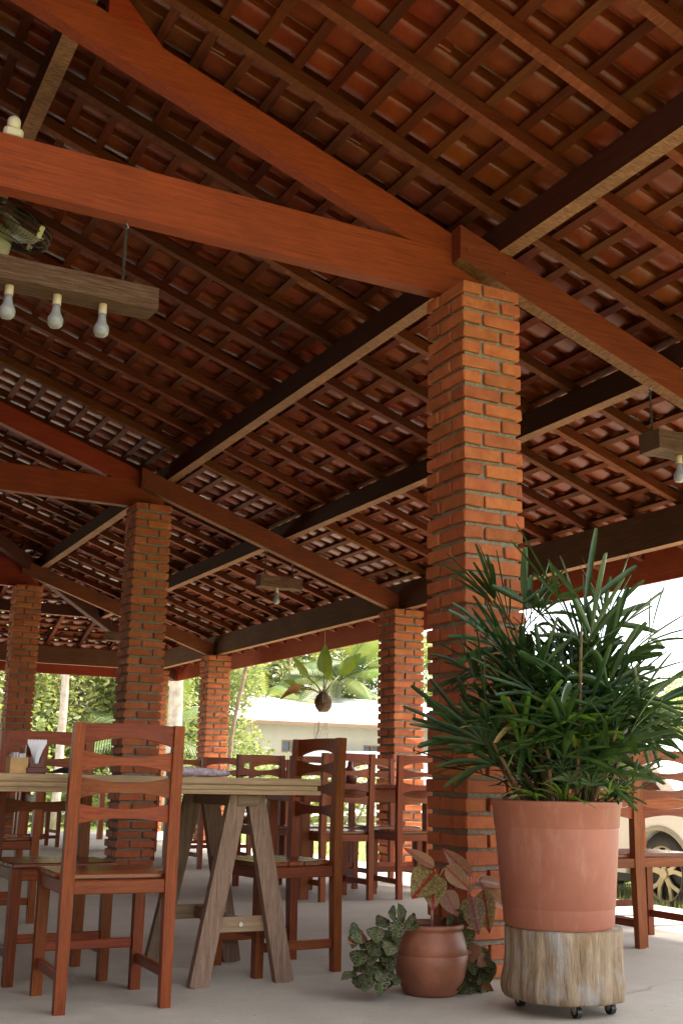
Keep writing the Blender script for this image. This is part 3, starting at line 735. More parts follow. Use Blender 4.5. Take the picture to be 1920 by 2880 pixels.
b = MB(); b.tube([(.0, 0, .27), (0, 0, .34), (.01, .0, .40)], .006, 6); b.build('rope', 'rope_tan', t, True)
# small pale figure on the tie beam
t = thing('figurine', 'small pale figure standing on top of the tie beam, upper left', 'figurine', (.668, 4.425, 3.389))
b = MB(); b.cbox((-.040, -.028, 0), (.040, .028, .052), .012); b.build('torso', 'figure_cream', t)
b = MB(); b.lathe([(0, .05), (.016, .05), (.024, .056), (.0275, .066), (.0275, .088), (.023, .099), (.011, .101), (.011, .109), (0, .109)], 16); b.build('head', 'figure_cream', t, True)

# ------------------------------------------------------------------ big potted palm on a stump
SX, SY = 2.775, 3.575
KS = .82
t = thing('tree_stump', 'pale sawn tree stump on small casters under the terracotta pot', 'stump', (SX, SY, 0))
b = MB(); rs = [R.uniform(-1, 1) for _ in range(60)]
wob = lambda a, z: .05*math.exp(-((z-.09)/.05)**2)*max(0, math.cos(a-2.6))+.03*math.sin(2*a+.6)+.02*math.sin(5*a+1)+.012*math.sin(11*a+z*6)+.008*math.sin(23*a)+.006*math.sin(41*a+3)
prof = [(.0, .048), (.262, .048), (.270, .054), (.273, .08), (.272, .11), (.268, .15), (.266, .20), (.266, .25), (.267, .288), (.262, .293), (0, .294)]
prof = [(r_*KS, z_) for r_, z_ in prof]
b.lathe(prof, 140, wob=wob); b.build('log', 'stump_wood', t, True)
for a in (-2.0, -.95, .6, 2.4):
    cx_, cy_ = .165*math.cos(a), .165*math.sin(a)
    b = MB(); b.tube([(cx_-.010, cy_, .022), (cx_+.010, cy_, .022)], .021, 16); w = b.build('caster', 'black_plastic', t)
    b = MB(); b.cbox((cx_-.014, cy_-.012, .024), (cx_-.011, cy_+.012, .05), .001); b.cbox((cx_+.011, cy_-.012, .024), (cx_+.014, cy_+.012, .05), .001); b.tube([(cx_-.013, cy_, .022), (cx_+.013, cy_, .022)], .008, 8); b.build('fork', 'steel', w)
PX, PY, PZ = 2.745, 3.565, .294
t = thing('plant_pot', 'large terracotta coloured plastic pot standing on the stump', 'pot', (PX, PY, PZ))
prof = [(0, .002), (.235, .0), (.247, .012), (.252, .07), (.2525, .072), (.2545, .074), (.281, .352), (.2805, .354), (.284, .357), (.291, .425), (.297, .430), (.299, .447), (.292, .450), (.284, .440), (.276, .38), (0, .38)]
prof = [(r_*KS, z_) for r_, z_ in prof]
b = MB(); b.lathe(prof, 72); o = b.build('pot', 'pot_plastic', t, True)
md = o.modifiers.new('es', 'EDGE_SPLIT'); md.split_angle = math.radians(40)
b = MB(); b.lathe([(0, .383), (.222, .383), (.21, .395), (.1, .405), (0, .405)], 30, wob=lambda a, z: .02*math.sin(7*a)); b.build('soil', 'soil', t)
palm = thing('lady_palm', 'bushy dark green lady palm growing in the terracotta pot', 'plant', (PX+.035, PY-.02, PZ+.40)); palm.scale = (.86, .86, .90)
def leaflet(mb, O, d, up, L, w, droop, mi=0, n=6):
    d = d.normalized(); side = d.cross(up).normalized(); up = side.cross(d).normalized()
    vs = []; prof = [0.26, .62, .90, 1.0, .98, .88, .64]
    for i in range(n+1):
        s_ = i/n; p = O+d*(L*s_)-Vector((0, 0, 1))*(droop*L*s_*s_)
        ww = w*prof[i]/2
        vs += [p-side*ww+up*(ww*.35), p-side*(ww*.33)+up*(ww*.02), p+side*(ww*.33)+up*(ww*.02), p+side*ww+up*(ww*.35)]
    fs = [(4*i+k, 4*i+k+1, 4*i+k+5, 4*i+k+4) for i in range(n) for k in range(3)]
    # blunt notched tip
    e = vs[-4:]; tip = d*(w*.25)-Vector((0, 0, 1))*(droop*w*.3)
    vs += [(e[0]+e[1])/2+tip, (e[2]+e[3])/2+tip]; b0 = 4*n
    fs += [(b0, b0+1, b0+4), (b0+1, b0+2, b0+5, b0+4), (b0+2, b0+3, b0+5)]
    mb.add(vs, fs, mi=mi)
def fan(base, hub, spread, L, w, nl, droop, mat, up=Vector((0, 0, 1)), tilt=0.):
    b = MB(); base = Vector(base); hub = Vector(hub); out = (hub-base).normalized()
    mid = (base+hub)/2+Vector((0, 0, .02)); b.tube([base, mid, hub], [.0045, .0035, .003], 5)
    axis = out; side = axis.cross(up)
    if side.length < .1: side = Vector((1, 0, 0))
    side.normalize(); nup = side.cross(axis).normalized()
    nup = (nup*math.cos(tilt)+side*math.sin(tilt)).normalized(); side = axis.cross(nup).normalized()
    for k in range(nl):
        a = (k/(nl-1)-.5)*2*spread if nl > 1 else 0
        d = axis*math.cos(a)+side*math.sin(a)+nup*R.uniform(-.12, .12)
        leaflet(b, hub, d, nup, L*(1-.25*abs(a)/spread)*R.uniform(.85, 1.08), w*R.uniform(.75, 1.1), droop*R.uniform(.5, 1.5))
    return b.build('fan_leaf', mat, palm)
RP = random.Random(21)
canes = []
for k in range(30):
    a = RP.uniform(0, 2*math.pi); r = .015+.16*math.sqrt(RP.random()); h = RP.uniform(.22, .80)
    lean = RP.uniform(.02, .22)*(r/.16+.3); a2 = a+RP.uniform(-.4, .4)
    p0 = Vector((r*math.cos(a), r*math.sin(a), -.02)); p2 = p0+Vector((lean*math.cos(a2), lean*math.sin(a2), h)); p1 = (p0+p2)/2+Vector((RP.uniform(-.015, .015), RP.uniform(-.015, .015), 0))
    b = MB(); pts = [p0.lerp(p1, .0), p0.lerp(p1, .5), p1, p1.lerp(p2, .5), p2]; b.tube(pts, [.0095, .009, .0085, .008, .006], 7); b.build('cane', 'cane', palm, True); canes.append((p0, p2, h))
for ci, (p0, p2, h) in enumerate(canes):
    nf = 9 if h > .5 else 7
    for k in range(nf):
        s_ = 1-.70*k/nf; base = p0.lerp(p2, s_)
        a = 2.4*k+ci*1.1+RP.uniform(-.4, .4); el = RP.uniform(.8, 1.3) if k < 2 else RP.uniform(-.05 if base.z > .3 else .35, .75)
        pl = RP.uniform(.10, .27)
        d = Vector((math.cos(a)*math.cos(el), math.sin(a)*math.cos(el), math.sin(el)))
        rr = RP.random(); mat = 'palm_leaf' if rr < .91 or k < 3 else ('palm_leaf_young' if rr < .985 else 'palm_leaf_dry')
        fan(base, base+d*pl, RP.uniform(.6, 1.3), RP.uniform(.25, .41), RP.uniform(.023, .037), RP.choice((3, 4, 5, 6)), RP.uniform(.02, .30), mat, tilt=RP.uniform(-.9, .9))
for k in range(40):      # low fine leaves round the rim
    a = RP.uniform(0, 2*math.pi); r = RP.uniform(.08, .2); base = Vector((r*math.cos(a), r*math.sin(a), 0)); el = RP.uniform(.6, 1.25)
    d = Vector((math.cos(a+RP.uniform(-.5, .5))*math.cos(el), math.sin(a)*math.cos(el), math.sin(el)))
    fan(base, base+d*RP.uniform(.08, .24), RP.uniform(.8, 1.3), RP.uniform(.12, .24), RP.uniform(.012, .02), RP.choice((5, 6, 7)), RP.uniform(.2, .5), RP.choice(('palm_leaf', 'palm_leaf', 'palm_leaf', 'palm_leaf_young')), tilt=RP.uniform(-.4, .4))

# ------------------------------------------------------------------ clay pot with two plants
KX, KY = 2.475, 4.03
t = thing('clay_pot', 'round brown clay pot on the floor at the foot of the nearest pillar', 'pot', (KX, KY, 0))
prof = [(0, .0), (.105, .0), (.118, .012), (.142, .06), (.157, .11), (.1595, .148), (.158, .150), (.158, .152), (.1595, .154), (.155, .185), (.143, .215), (.134, .232), (.134, .240), (.142, .246), (.143, .255), (.138, .262), (.128, .262), (.122, .25), (.124, .235), (0, .235)]
prof = [(r_*.92, z_) for r_, z_ in prof]
b = MB(); b.lathe(prof, 64); b.build('pot', 'clay_pot', t, True)
b = MB(); b.lathe([(0, .236), (.113, .236), (.08, .246), (0, .248)], 24); b.build('soil', 'soil', t)
def broad_leaf(mb, O, d, up, L, w, droop=.3, fold=.25, tipk=1.0, n=9, wav=0.):
    d = Vector(d).normalized(); up = Vector(up); side = d.cross(up).normalized(); up = side.cross(d).normalized(); vs = []; uv = []
    for i in range(n+1):
        s_ = i/n; p = Vector(O)+d*(L*s_)-Vector((0, 0, 1))*(droop*L*s_*s_)
        ww = w/2*(math.sin(math.pi*min(1, s_**(.62*tipk)))**.85 if 0 < s_ < 1 else .02)
        for q in (-1, -.5, 0, .5, 1):
            vs.append(p+side*(ww*q)+up*(ww*abs(q)*fold+wav*w*math.sin(s_*17+q*2)*abs(q))); uv.append((.5+.5*q*ww*2/w, s_))
    mb.add(vs, [(5*i+k, 5*i+k+1, 5*i+k+6, 5*i+k+5) for i in range(n) for k in range(4)], uv)
def ray_pt(px, py, y):      # world point measured from the photograph at depth y
    d = cf+cr*((px-960)/3174)-cu*((py-1440)/3174); k = y/d.y; return CAM+d*k
red = thing('red_veined_plant', 'plant with pale red-veined leaves rising from the clay pot', 'plant', (KX, KY, .24))
rt = Vector((KX, KY, .24))
def stem(par, pts, r, mat):
    b = MB(); b.tube([Vector(p)-rt for p in pts], r, 7); b.build('stem', mat, par, True)
def leafp(par, mat, px0, px1, w, y0, y1, droop=.0, up=None, nm='leaf', fold=.2, wav=.0, tipk=1.):
    a = ray_pt(px0[0], px0[1], y0); e = ray_pt(px1[0], px1[1], y1); e = e+Vector((0, 0, droop*(e-a).length))
    b = MB(); up = Vector(up) if up else (CAM-a).normalized()+Vector((0, 0, .4)); broad_leaf(b, a-rt, e-a, up, (e-a).length, w, droop, fold, tipk, wav=wav); return b.build(nm, mat, par, True)
Y = 4.0
b0 = ray_pt(1213, 2612, Y+.02); top1 = ray_pt(1216, 2480, Y)
stem(red, [b0, ray_pt(1214, 2560, Y+.01), top1], [.006, .005, .004], 'pink_stem')
top2 = ray_pt(1322, 2515, Y+.03)
stem(red, [ray_pt(1270, 2615, Y+.03), ray_pt(1295, 2580, Y+.02), ray_pt(1316, 2545, Y+.02), top2], [.007, .007, .006, .005], 'pink_stem')
def L_(mat, a, e, w, dy=0., **k):
    leafp(red, mat, a, e, w*1.6, Y-.01, Y-.05+dy, **k)
L_('red_leaf', (1222, 2452), (1158, 2528), .085); L_('red_leaf', (1220, 2462), (1216, 2560), .066, -.02)
L_('pink_leaf', (1221, 2440), (1133, 2384), .03, .10, fold=.8)
L_('pink_leaf', (1323, 2468), (1243, 2385), .045, .04); L_('pink_leaf', (1252, 2436), (1322, 2505), .05, .02)
L_('red_leaf', (1322, 2520), (1345, 2630), .062, -.03); L_('red_leaf', (1358, 2502), (1376, 2626), .05, -.01)
L_('pink_leaf', (1248, 2505), (1288, 2580), .05, .0); L_('pink_leaf', (1345, 2480), (1424, 2495), .032, .05, fold=.7); L_('pink_leaf', (1360, 2500), (1428, 2560), .04, .02)
L_('pink_leaf', (1340, 2476), (1392, 2500), .04, .06)
for a, m_, e in (((1222, 2478), (1225, 2460), (1222, 2444)), ((1320, 2515), (1322, 2490), (1322, 2465)), ((1320, 2512), (1340, 2485), (1362, 2500)), ((1230, 2475), (1245, 2445), (1258, 2438)), ((1320, 2510), (1335, 2485), (1350, 2478))):
    stem(red, [ray_pt(*a, Y+.0), ray_pt(*m_, Y+.0), ray_pt(*e, Y+.0)], .0028, 'pink_stem')
ep = thing('trailing_plant', 'trailing plant with dark silver-veined leaves spilling over the clay pot', 'plant', (KX, KY, .24))
RE = random.Random(5)
for pa in ([(1165, 2612), (1130, 2618), (1090, 2640), (1050, 2690), (1040, 2740)], [(1160, 2614), (1110, 2660), (1085, 2720), (1060, 2780)], [(1290, 2612), (1320, 2640), (1340, 2700), (1350, 2770)], [(1165, 2614), (1120, 2590), (1100, 2570)]):
    stem(ep, [ray_pt(*q, 4.02) for q in pa], .004, 'cane')
big = [((1130, 2600), (1118, 2540), .045), ((1113, 2570), (1090, 2568), .035), ((1115, 2590), (1115, 2648), .042), ((1095, 2590), (1058, 2605), .048), ((1050, 2608), (1062, 2655), .042), ((1020, 2620), (980, 2656), .040),
       ((1090, 2625), (1078, 2650), .045), ((1055, 2640), (1046, 2692), .040), ((1085, 2668), (1105, 2734), .043), ((1020, 2672), (1002, 2722), .052), ((1070, 2705), (1066, 2802), .060), ((1098, 2650), (1090, 2690), .04), ((1010, 2700), (1040, 2740), .045), ((1030, 2640), (1015, 2670), .04), ((1062, 2655), (1048, 2700), .034),
       ((1140, 2590), (1180, 2608), .035), ((1150, 2580), (1170, 2600), .03), ((1270, 2600), (1255, 2580), .04), ((1285, 2590), (1300, 2560), .04), ((1262, 2604), (1285, 2575), .045),
       ((1310, 2610), (1305, 2680), .045), ((1330, 2650), (1325, 2710), .04), ((1320, 2700), (1335, 2745), .035), ((1345, 2690), (1378, 2720), .045), ((1340, 2710), (1352, 2765), .036), ((1360, 2715), (1372, 2765), .036), ((1300, 2730), (1325, 2755), .036), ((1320, 2758), (1295, 2800), .05), ((1340, 2765), (1330, 2803), .045), ((1370, 2765), (1350, 2806), .04), ((1290, 2780), (1262, 2797), .04), ((1375, 2760), (1350, 2780), .034), ((1310, 2650), (1318, 2700), .042)]
RF = random.Random(77)
for k in range(46):
    if k < 26: cx_, cy_ = RF.uniform(985, 1120), RF.uniform(2600, 2760)
    else: cx_, cy_ = RF.uniform(1295, 1385), RF.uniform(2640, 2795)
    an = RF.uniform(.6, 2.6); ln = RF.uniform(28, 48); big.append(((cx_, cy_), (cx_+math.cos(an)*ln, min(2803, cy_+math.sin(an)*ln)), RF.uniform(.020, .032)))
for a, e, w in big:
    y0 = 4.00 if a[0] < 1200 else 3.99
    zz = ray_pt(*e, y0-.04).z
    yy = y0-.04 if zz > .01 else None
    o = leafp(ep, 'veined_leaf' if RE.random() < (.95 if a[0] < 1200 else .62) else 'dead_leaf', a, e, w*1.75, y0+RE.uniform(-.05, .03), (y0-.04 if zz > .012 else y0-.01)+RE.uniform(-.05, .03), up=(CAM-Vector((KX, KY, .2))).normalized()+Vector((RE.uniform(-.5, .5), RE.uniform(-.2, .2), RE.uniform(0, .6))), fold=.15, wav=.035)

# ------------------------------------------------------------------ hanging moss-ball fern
t = thing('hanging_plant', 'moss ball with broad fern leaves hanging under the eave', 'plant', (5.51, 11.2, 1.64))
b = MB(); RB = random.Random(3); b.lathe([(0, -.115), (.05, -.11), (.085, -.07), (.095, -.01), (.08, .05), (.04, .10), (0, .115)], 24, wob=lambda a, z: .06*math.sin(5*a+z*20)+.04*math.sin(9*a-z*40)); b.build('moss_ball', 'moss_ball', t, True)
b = MB(); b.tube([(.0, 0, .08), (.0, 0, .45), (.0, 0, .792)], .004, 5); 
for k in range(6):
    a = k*math.pi/3; b.tube([(0, 0, .12), (.115*math.cos(a), .115*math.sin(a), .02), (.06*math.cos(a), .06*math.sin(a), -.11)], .003, 4)
b.build('string', 'rope_tan', t)
def fern(d, L, w, droop, mat='fern_leaf', pet=.2):
    d = Vector(d).normalized(); b = MB(); p = Vector((0, 0, .08)); e = p+d*pet; b.tube([p, p.lerp(e, .5)+Vector((0, 0, .015)), e], [.011, .009, .007], 6); b.build('petiole', 'petiole', t, True)
    b = MB(); broad_leaf(b, e, d, (-.45, -.85, .3), L, w, droop, .35, 1.0, 10, .05); b.build('leaf', mat, t, True)
fern((-.03, -.1, 1), .34, .17, .05, pet=.22); fern((.75, .1, .80), .42, .16, .10, pet=.30); fern((-.62, .1, .60), .24, .09, -.25, pet=.26); fern((-1, .05, .18), .26, .11, .75, 'dead_leaf', .27); fern((.3, .3, .6), .2, .1, .2, pet=.2); fern((-.9, .1, .25), .16, .07, .0, pet=.33)
b = MB()
for k in range(9):
    x = RB.uniform(-.12, .06); pts = [(x*.5, 0, -.10)]; 
    for q in range(1, 7): pts.append((x+RB.uniform(-.02, .02), RB.uniform(-.03, .03), -.10-q*RB.uniform(.04, .065)))
    b.tube(pts, .0022, 4)
b.build('roots', 'bark_brown', t)

# ------------------------------------------------------------------ parked car
car = thing('parked_car', 'white car with pale alloy wheels parked beyond the chairs on the right', 'car', (7.1, 7.77, ZG), 0)
def body_poly(k):   # side outline in (along, z); car along +Y, nose towards -Y
    return [(-.95, .28), (-1.0, .55), (-.92, .82), (-.30, .98), (.22, 1.44), (.9, 1.52), (2.3, 1.48), (2.9, 1.02), (3.02, .6), (2.98, .30)]
def arch(cy, r=.40): return [(cy-r*math.cos(a), .30+max(0, r*math.sin(a))) for a in [math.pi*i/12 for i in range(13)]]
pts = [(-.95, .30), (-1.0, .55), (-.93, .80), (-.28, .95), (3.0, 1.0), (3.04, .6), (2.98, .30)]
low = list(reversed(arch(2.55)))
low = [(2.98, .30)]+[(y_, z_) for y_, z_ in low]+[(y_, z_) for y_, z_ in reversed(arch(0.0))]
b = MB(); poly = pts[:-1]+low
n = len(poly)
vs = [(-.02, y_, z_) for y_, z_ in poly]+[(1.72, y_, z_) for y_, z_ in poly]
b.add(vs, [tuple(range(n)), tuple(range(2*n-1, n-1, -1))]+[(i, (i+1) % n, (i+1) % n+n, i+n) for i in range(n)])
b.build('body', 'car_paint', car)
b = MB(); cab = [(-.25, .96), (.30, 1.42), (.95, 1.52), (2.2, 1.47), (2.95, 1.0)]
b.add([(.03, *q) for q in cab]+[(.16, .35, 1.44), (.16, .95, 1.53), (.16, 2.15, 1.48)]+[(1.67, *q) for q in cab], [(0, 1, 2, 3, 4), (8, 9, 10, 11, 12), (0, 8, 9, 1), (1, 9, 10, 2), (2, 10, 11, 3), (3, 11, 12, 4)]); b.build('cabin', 'car_paint', car)
for w in ([(-.02, 1.0), (.38, 1.36), (1.0, 1.42), (1.0, 1.0)], [(1.08, 1.0), (1.08, 1.42), (2.05, 1.38), (2.6, 1.02)]):
    b = MB(); b.prism(w, .020, .029, 'X'); b.build('window', 'car_glass', car)
b = MB(); b.prism([(.56, .40), (.50, .92), (1.46, .94), (1.50, .40)], -.024, -.0205, 'X'); o = b.build('door', 'car_paint', car); b = MB(); b.cbox((-.05, 1.22, .82), (-.026, 1.39, .85), .004); b.build('handle', 'car_paint', o)
for cy, cx_ in ((0, 0), (2.55, 0), (0, 1.58), (2.55, 1.58)):
    w = MB(); w.lathe([(.235, .10), (.235, .0), (.245, -.005), (.30, .01), (.325, .04), (.325, .16), (.30, .19), (.235, .19), (.235, .10)], 40, caps=False); w.v = [(z_+cx_, x_+cy, y_+.325) for x_, y_, z_ in w.v]; wo_ = w.build('wheel', 'tyre', car, True)
    r_ = MB(); ring_n = 40
    for k in range(5):
        a0 = 2*math.pi*k/5+.3
        for sg in (-1, 1):
            vs = []
            for rr, off, hw_ in ((.035, .0, .026), (.12, sg*.10, .018), (.235, sg*.30, .020)):
                a = a0+off; ca, sa = math.cos(a), math.sin(a)
                for e in (-1, 1):
                    for xx in (.012, .03): vs.append((cx_+xx+(.006 if rr < .05 else 0), cy+rr*ca-e*hw_*sa, .325+rr*sa+e*hw_*ca))
            fs = []
            for q in range(2): fs += [(4*q, 4*q+2, 4*q+6, 4*q+4), (4*q+1, 4*q+5, 4*q+7, 4*q+3), (4*q, 4*q+4, 4*q+5, 4*q+1), (4*q+2, 4*q+3, 4*q+7, 4*q+6)]
            r_.add(vs, fs)
    r_.tube([(cx_+.02, cy+.228*math.cos(2*math.pi*k/40), .325+.228*math.sin(2*math.pi*k/40)) for k in range(41)], .012, 6, False)
    r_.tube([(cx_+.005, cy, .325), (cx_+.03, cy, .325)], .045, 16)
    r_.build('rim', 'rim_alloy', wo_)
    h = MB(); h.tube([(cx_+.05, cy, .325), (cx_+.12, cy, .325)], .215, 24); h.build('brake', 'black_plastic', wo_)
b = MB(); b.box((.06, -.9, .22), (1.64, 2.9, .42)); b.build('underbody', 'black_plastic', car)
for cy in (0, 2.55):
    b = MB(); b.tube([(-.022, cy-.405*math.cos(math.pi*i/16), .30+.405*math.sin(math.pi*i/16)) for i in range(17)], .022, 8); b.build('arch_trim', 'fan_grey', car, True)
    b = MB(); b.prism(list(reversed([(cy-.39*math.cos(math.pi*i/12), .30+.39*math.sin(math.pi*i/12)) for i in range(13)])), .10, .30, 'X'); b.build('wheel_housing', 'black_plastic', car)
b = MB(); b.cbox((.1, -1.01, .62), (.42, -.93, .76), .02); b.build('headlight', 'window_glass', car)
b = MB(); b.cbox((1.28, -1.01, .62), (1.62, -.93, .76), .02); b.build('headlight', 'window_glass', car)

# ------------------------------------------------------------------ pale house across the road
h = thing('pale_house', 'long cream house with a white roof across the road', 'house', (0, 0, ZG))
def hb(name, a, b_, mat, par): q = MB(); q.box(a, b_); return q.build(name, mat, par)
def wall_with_windows(par, x0, x1, yf, z1, wins, mat, th=.2, z0=0.):
    b = MB(); xs = sorted({x0, x1, *[w[0] for w in wins], *[w[1] for w in wins]}); zs = sorted({z0, z1, *[w[2] for w in wins], *[w[3] for w in wins]})
    for i in range(len(xs)-1):
        for k in range(len(zs)-1):
            cx_, cz_ = (xs[i]+xs[i+1])/2, (zs[k]+zs[k+1])/2
            if not any(w[0] < cx_ < w[1] and w[2] < cz_ < w[3] for w in wins): b.box((xs[i], yf, zs[k]), (xs[i+1], yf+th, zs[k+1]))
    return b.build('wall', mat, par)
def window(par, x0, x1, z0, z1, y):
    f = MB(); d = .06
    for a in (((x0, y, z0), (x1, y+.1, z0+d)), ((x0, y, z1-d), (x1, y+.1, z1)), ((x0, y, z0+d), (x0+d, y+.1, z1-d)), ((x1-d, y, z0+d), (x1, y+.1, z1-d)), (((x0+x1)/2-.04, y, z0+d), ((x0+x1)/2+.04, y+.1, z1-d))): f.box(*a)
    o = f.build('window', 'window_wood', par)
    m_ = (x0+x1)/2
    for a, e in ((x0+d, m_-.04), (m_+.04, x1-d)): q = MB(); q.box((a, y+.05, z0+d), (e, y+.06, z1-d)); q.build('pane', 'window_glass', o)
W1 = (17.72, 18.50, 2.05, 2.52); W2 = (21.2, 21.95, 2.05, 2.42)
wall_with_windows(h, 13.5, 45, 39.5, 3.25, [W1, W2], 'wall_cream')
for w in (W1, W2): window(h, *w, 39.52)
hb('wall', (13.5, 39.7, 0), (13.7, 47, 3.2), 'wall_cream', h)
b = MB(); b.add([(13.0, 39.0, 3.18), (46, 39.0, 3.18), (46, 46.0, 4.62), (13.0, 46.0, 4.62), (13.0, 39.0, 3.26), (46, 39.0, 3.26), (46, 46.0, 4.70), (13.0, 46.0, 4.70)], [(0, 3, 2, 1), (4, 5, 6, 7), (0, 1, 5, 4), (1, 2, 6, 5), (2, 3, 7, 6), (3, 0, 4, 7)]); b.build('roof', 'roof_white', h)
hb('eave_board', (13.0, 38.96, 3.06), (46, 38.998, 3.18), 'window_wood', h)
aw = thing('garden_wall', 'white rendered wall in front of the pale house', 'wall', (0, 0, ZG))
b = MB(); b.prism([(18.2, 0), (60, 0), (60, 2.9), (18.2, 2.12)], 38.62, 38.82); b.build('wall', 'wall_white', aw)
# ------------------------------------------------------------------ trees and shrubs
def crown_mesh(blobs, nper, leaf, rnd, mat, name, parent):
    vs = []; fs = []
    for (cx_, cy_, cz_, rx, ry, rz) in blobs:
        for k in range(nper):
            while True:
                p = Vector((rnd.uniform(-1, 1), rnd.uniform(-1, 1), rnd.uniform(-1, 1)))
                if .25 < p.length < 1: break
            c = Vector((cx_+p.x*rx, cy_+p.y*ry, cz_+p.z*rz)); s_ = leaf*rnd.uniform(.5, 1.2)
            a = Vector((rnd.gauss(0, 1), rnd.gauss(0, 1), rnd.gauss(0, .6))).normalized(); b_ = a.cross(Vector((rnd.gauss(0, 1), rnd.gauss(0, 1), rnd.gauss(0, 1)))).normalized()
            n = len(vs); vs += [c-a*s_, c-b_*s_*.42+a*s_*.1, c+a*s_, c+b_*s_*.42+a*s_*.1]; fs.append((n, n+1, n+2, n+3))
    me = bpy.data.meshes.new(name); me.from_pydata([tuple(v) for v in vs], [], fs); me.materials.append(MATS[mat]); return obj(name, me, parent)
def tree(x, y, H, r, label, mat, seed, trunk='bark_brown', low=.25, nb=9, nper=420, leaf=.16, name='tree', tr=.14):
    rnd = random.Random(seed); t = thing(name, label, 'tree', (x, y, ZG), 0, 'trees beyond the terrace')
    b = MB(); top = Vector((rnd.uniform(-.3, .3), rnd.uniform(-.3, .3), H*.7)); b.tube([(0, 0, -.1), top*.35+Vector((rnd.uniform(-.15, .15), 0, 0)), top*.7, top], [tr*1.3, tr, tr*.7, tr*.35], 8)
    blobs = []
    for k in range(nb):
        a = rnd.uniform(0, 2*math.pi); rr = r*math.sqrt(rnd.random())*.75; z = H*(low+(1-low)*rnd.random()*.85)
        c = (rr*math.cos(a), rr*math.sin(a), z); q = r*rnd.uniform(.35, .62); blobs.append((*c, q, q, q*.75))
        b.tube([top*min(.9, max(.2, z/H*.7)), Vector(c)*.6+top*.25, Vector(c)], [tr*.4, tr*.25, tr*.1], 5)
    b.build('trunk', trunk, t, True)
    crown_mesh(blobs, nper, leaf, rnd, mat, 'crown', t); return t
def palm_tree(x, y, H, L, label, seed, nf=13, lean=0.):
    rnd = random.Random(seed); t = thing('palm_tree', label, 'palm tree', (x, y, ZG), 0, 'palm trees beyond the terrace')
    b = MB(); top = Vector((lean, 0, H)); b.tube([(0, 0, -.1), (lean*.3, 0, H*.5), top], [.16, .12, .10], 9); b.build('trunk', 'bark_pale', t, True)
    for k in range(nf):
        a = 2*math.pi*k/nf+rnd.uniform(-.2, .2); el = rnd.uniform(-.1, 1.1); b = MB(); pts = []
        for i in range(11):
            s_ = i/10; pts.append(top+Vector((math.cos(a)*math.cos(el), math.sin(a)*math.cos(el), math.sin(el)))*(L*s_)-Vector((0, 0, .55*L*s_*s_*math.cos(el))))
        b.tube(pts, [.035*(1-.8*i/10) for i in range(11)], 5)
        for i in range(30):
            s_ = .1+.9*i/30; q = s_*10; i0 = min(9, int(q)); p = pts[i0].lerp(pts[i0+1], q-i0); d = (pts[i0+1]-pts[i0]).normalized(); sd_ = d.cross(Vector((0, 0, 1))).normalized()
            for sg in (-1, 1):
                ll = L*.27*math.sin(math.pi*(.12+.8*s_)); e = p+(sd_*sg*.75+d*.55-Vector((0, 0, .55))).normalized()*ll
                m_ = p.lerp(e, .5)+Vector((0, 0, ll*.08)); w = d*(.035 if L > 3 else .016)
                b.add([p-w, p+w, m_+w*1.2, e, m_-w*1.2], [(0, 1, 2, 4), (4, 2, 3)])
        b.build('frond', 'palm_frond', t)
TL = 'tree_leaf_a', 'tree_leaf_b', 'tree_leaf_c'
specs = [(4.0, 28.0, 5.6, 2.6, 0), (6.8, 29.5, 6.5, 2.8, 2), (9.6, 29.0, 5.6, 2.4, 0), (5.4, 34, 9, 3.6, 0), (9.8, 34.5, 8.4, 3.4, 2), (12.0, 32.5, 5.4, 2.2, 0), (13.0, 37.0, 7.6, 2.6, 1), (1.8, 30, 7.5, 3, 0),
         (14.2, 50, 9.5, 3.6, 1), (18.3, 52, 11, 4.2, 1), (22.5, 50, 10.5, 3.8, 0), (27.0, 52, 11.5, 4.2, 1), (31, 50, 10, 4, 0), (24.5, 58, 13, 4.5, 2), (17, 60, 13, 4.5, 2),
         (30.5, 33.5, 5.6, 2.6, 2), (34.5, 35.5, 6.2, 2.8, 0), (27.5, 35.5, 5.0, 2.2, 0), (39, 36, 6.4, 3, 2)]
names = ['pale bushy tree at the far left edge beyond the pillar', 'yellow-green bushy tree behind the slender pale trunk, left', 'light leafy tree between the two left pillars', 'tall darker tree at the back left', 'tall pale green tree behind the second pillar', 'dry looking bushy tree left of the slender outer pillar', 'green tree just left of the pale house', 'bushy tree outside the left edge',
         'dark tree behind the left end of the white roof', 'dense tree behind the white roof, below the eave', 'light green tree behind the white roof in the middle', 'tall dense tree behind the white roof on the right', 'green tree behind the right end of the pale house', 'high pale tree far behind the white roof', 'high grey-green tree far behind the slender pillar',
         'yellowish tree at the right edge behind the palm leaves', 'light green tree at the far right edge', 'small green tree right of the nearest pillar', 'yellowish tree outside the right edge']
for k, ((x, y, H, r, mk), nm) in enumerate(zip(specs, names)):
    tree(x, y, H, r, nm, TL[mk], 100+k, low=.12 if k < 8 else .2, nb=13, nper=800 if y < 40 else 520, leaf=.10 if y < 40 else .19)
def slim(x, y, H, lean, label, seed, mat='bark_pale', r=.10):
    t = thing('slender_tree', label, 'tree', (x, y, ZG), 0, 'slender trunks beyond the terrace'); b = MB(); rnd = random.Random(seed)
    pts = [(lean*(i/8)**1.2*H+rnd.uniform(-.03, .03), rnd.uniform(-.03, .03), H*i/8) for i in range(9)]; b.tube(pts, [r*(1-.35*i/8) for i in range(9)], 9); b.build('trunk', mat, t, True)
    p = pts[-1]; crown_mesh([(p[0]+rnd.uniform(-1, 1), p[1]+rnd.uniform(-1, 1), p[2]+rnd.uniform(-.4, .8), 1, 1, .7) for _ in range(4)], 200, .15, rnd, 'tree_leaf_a', 'crown', t)
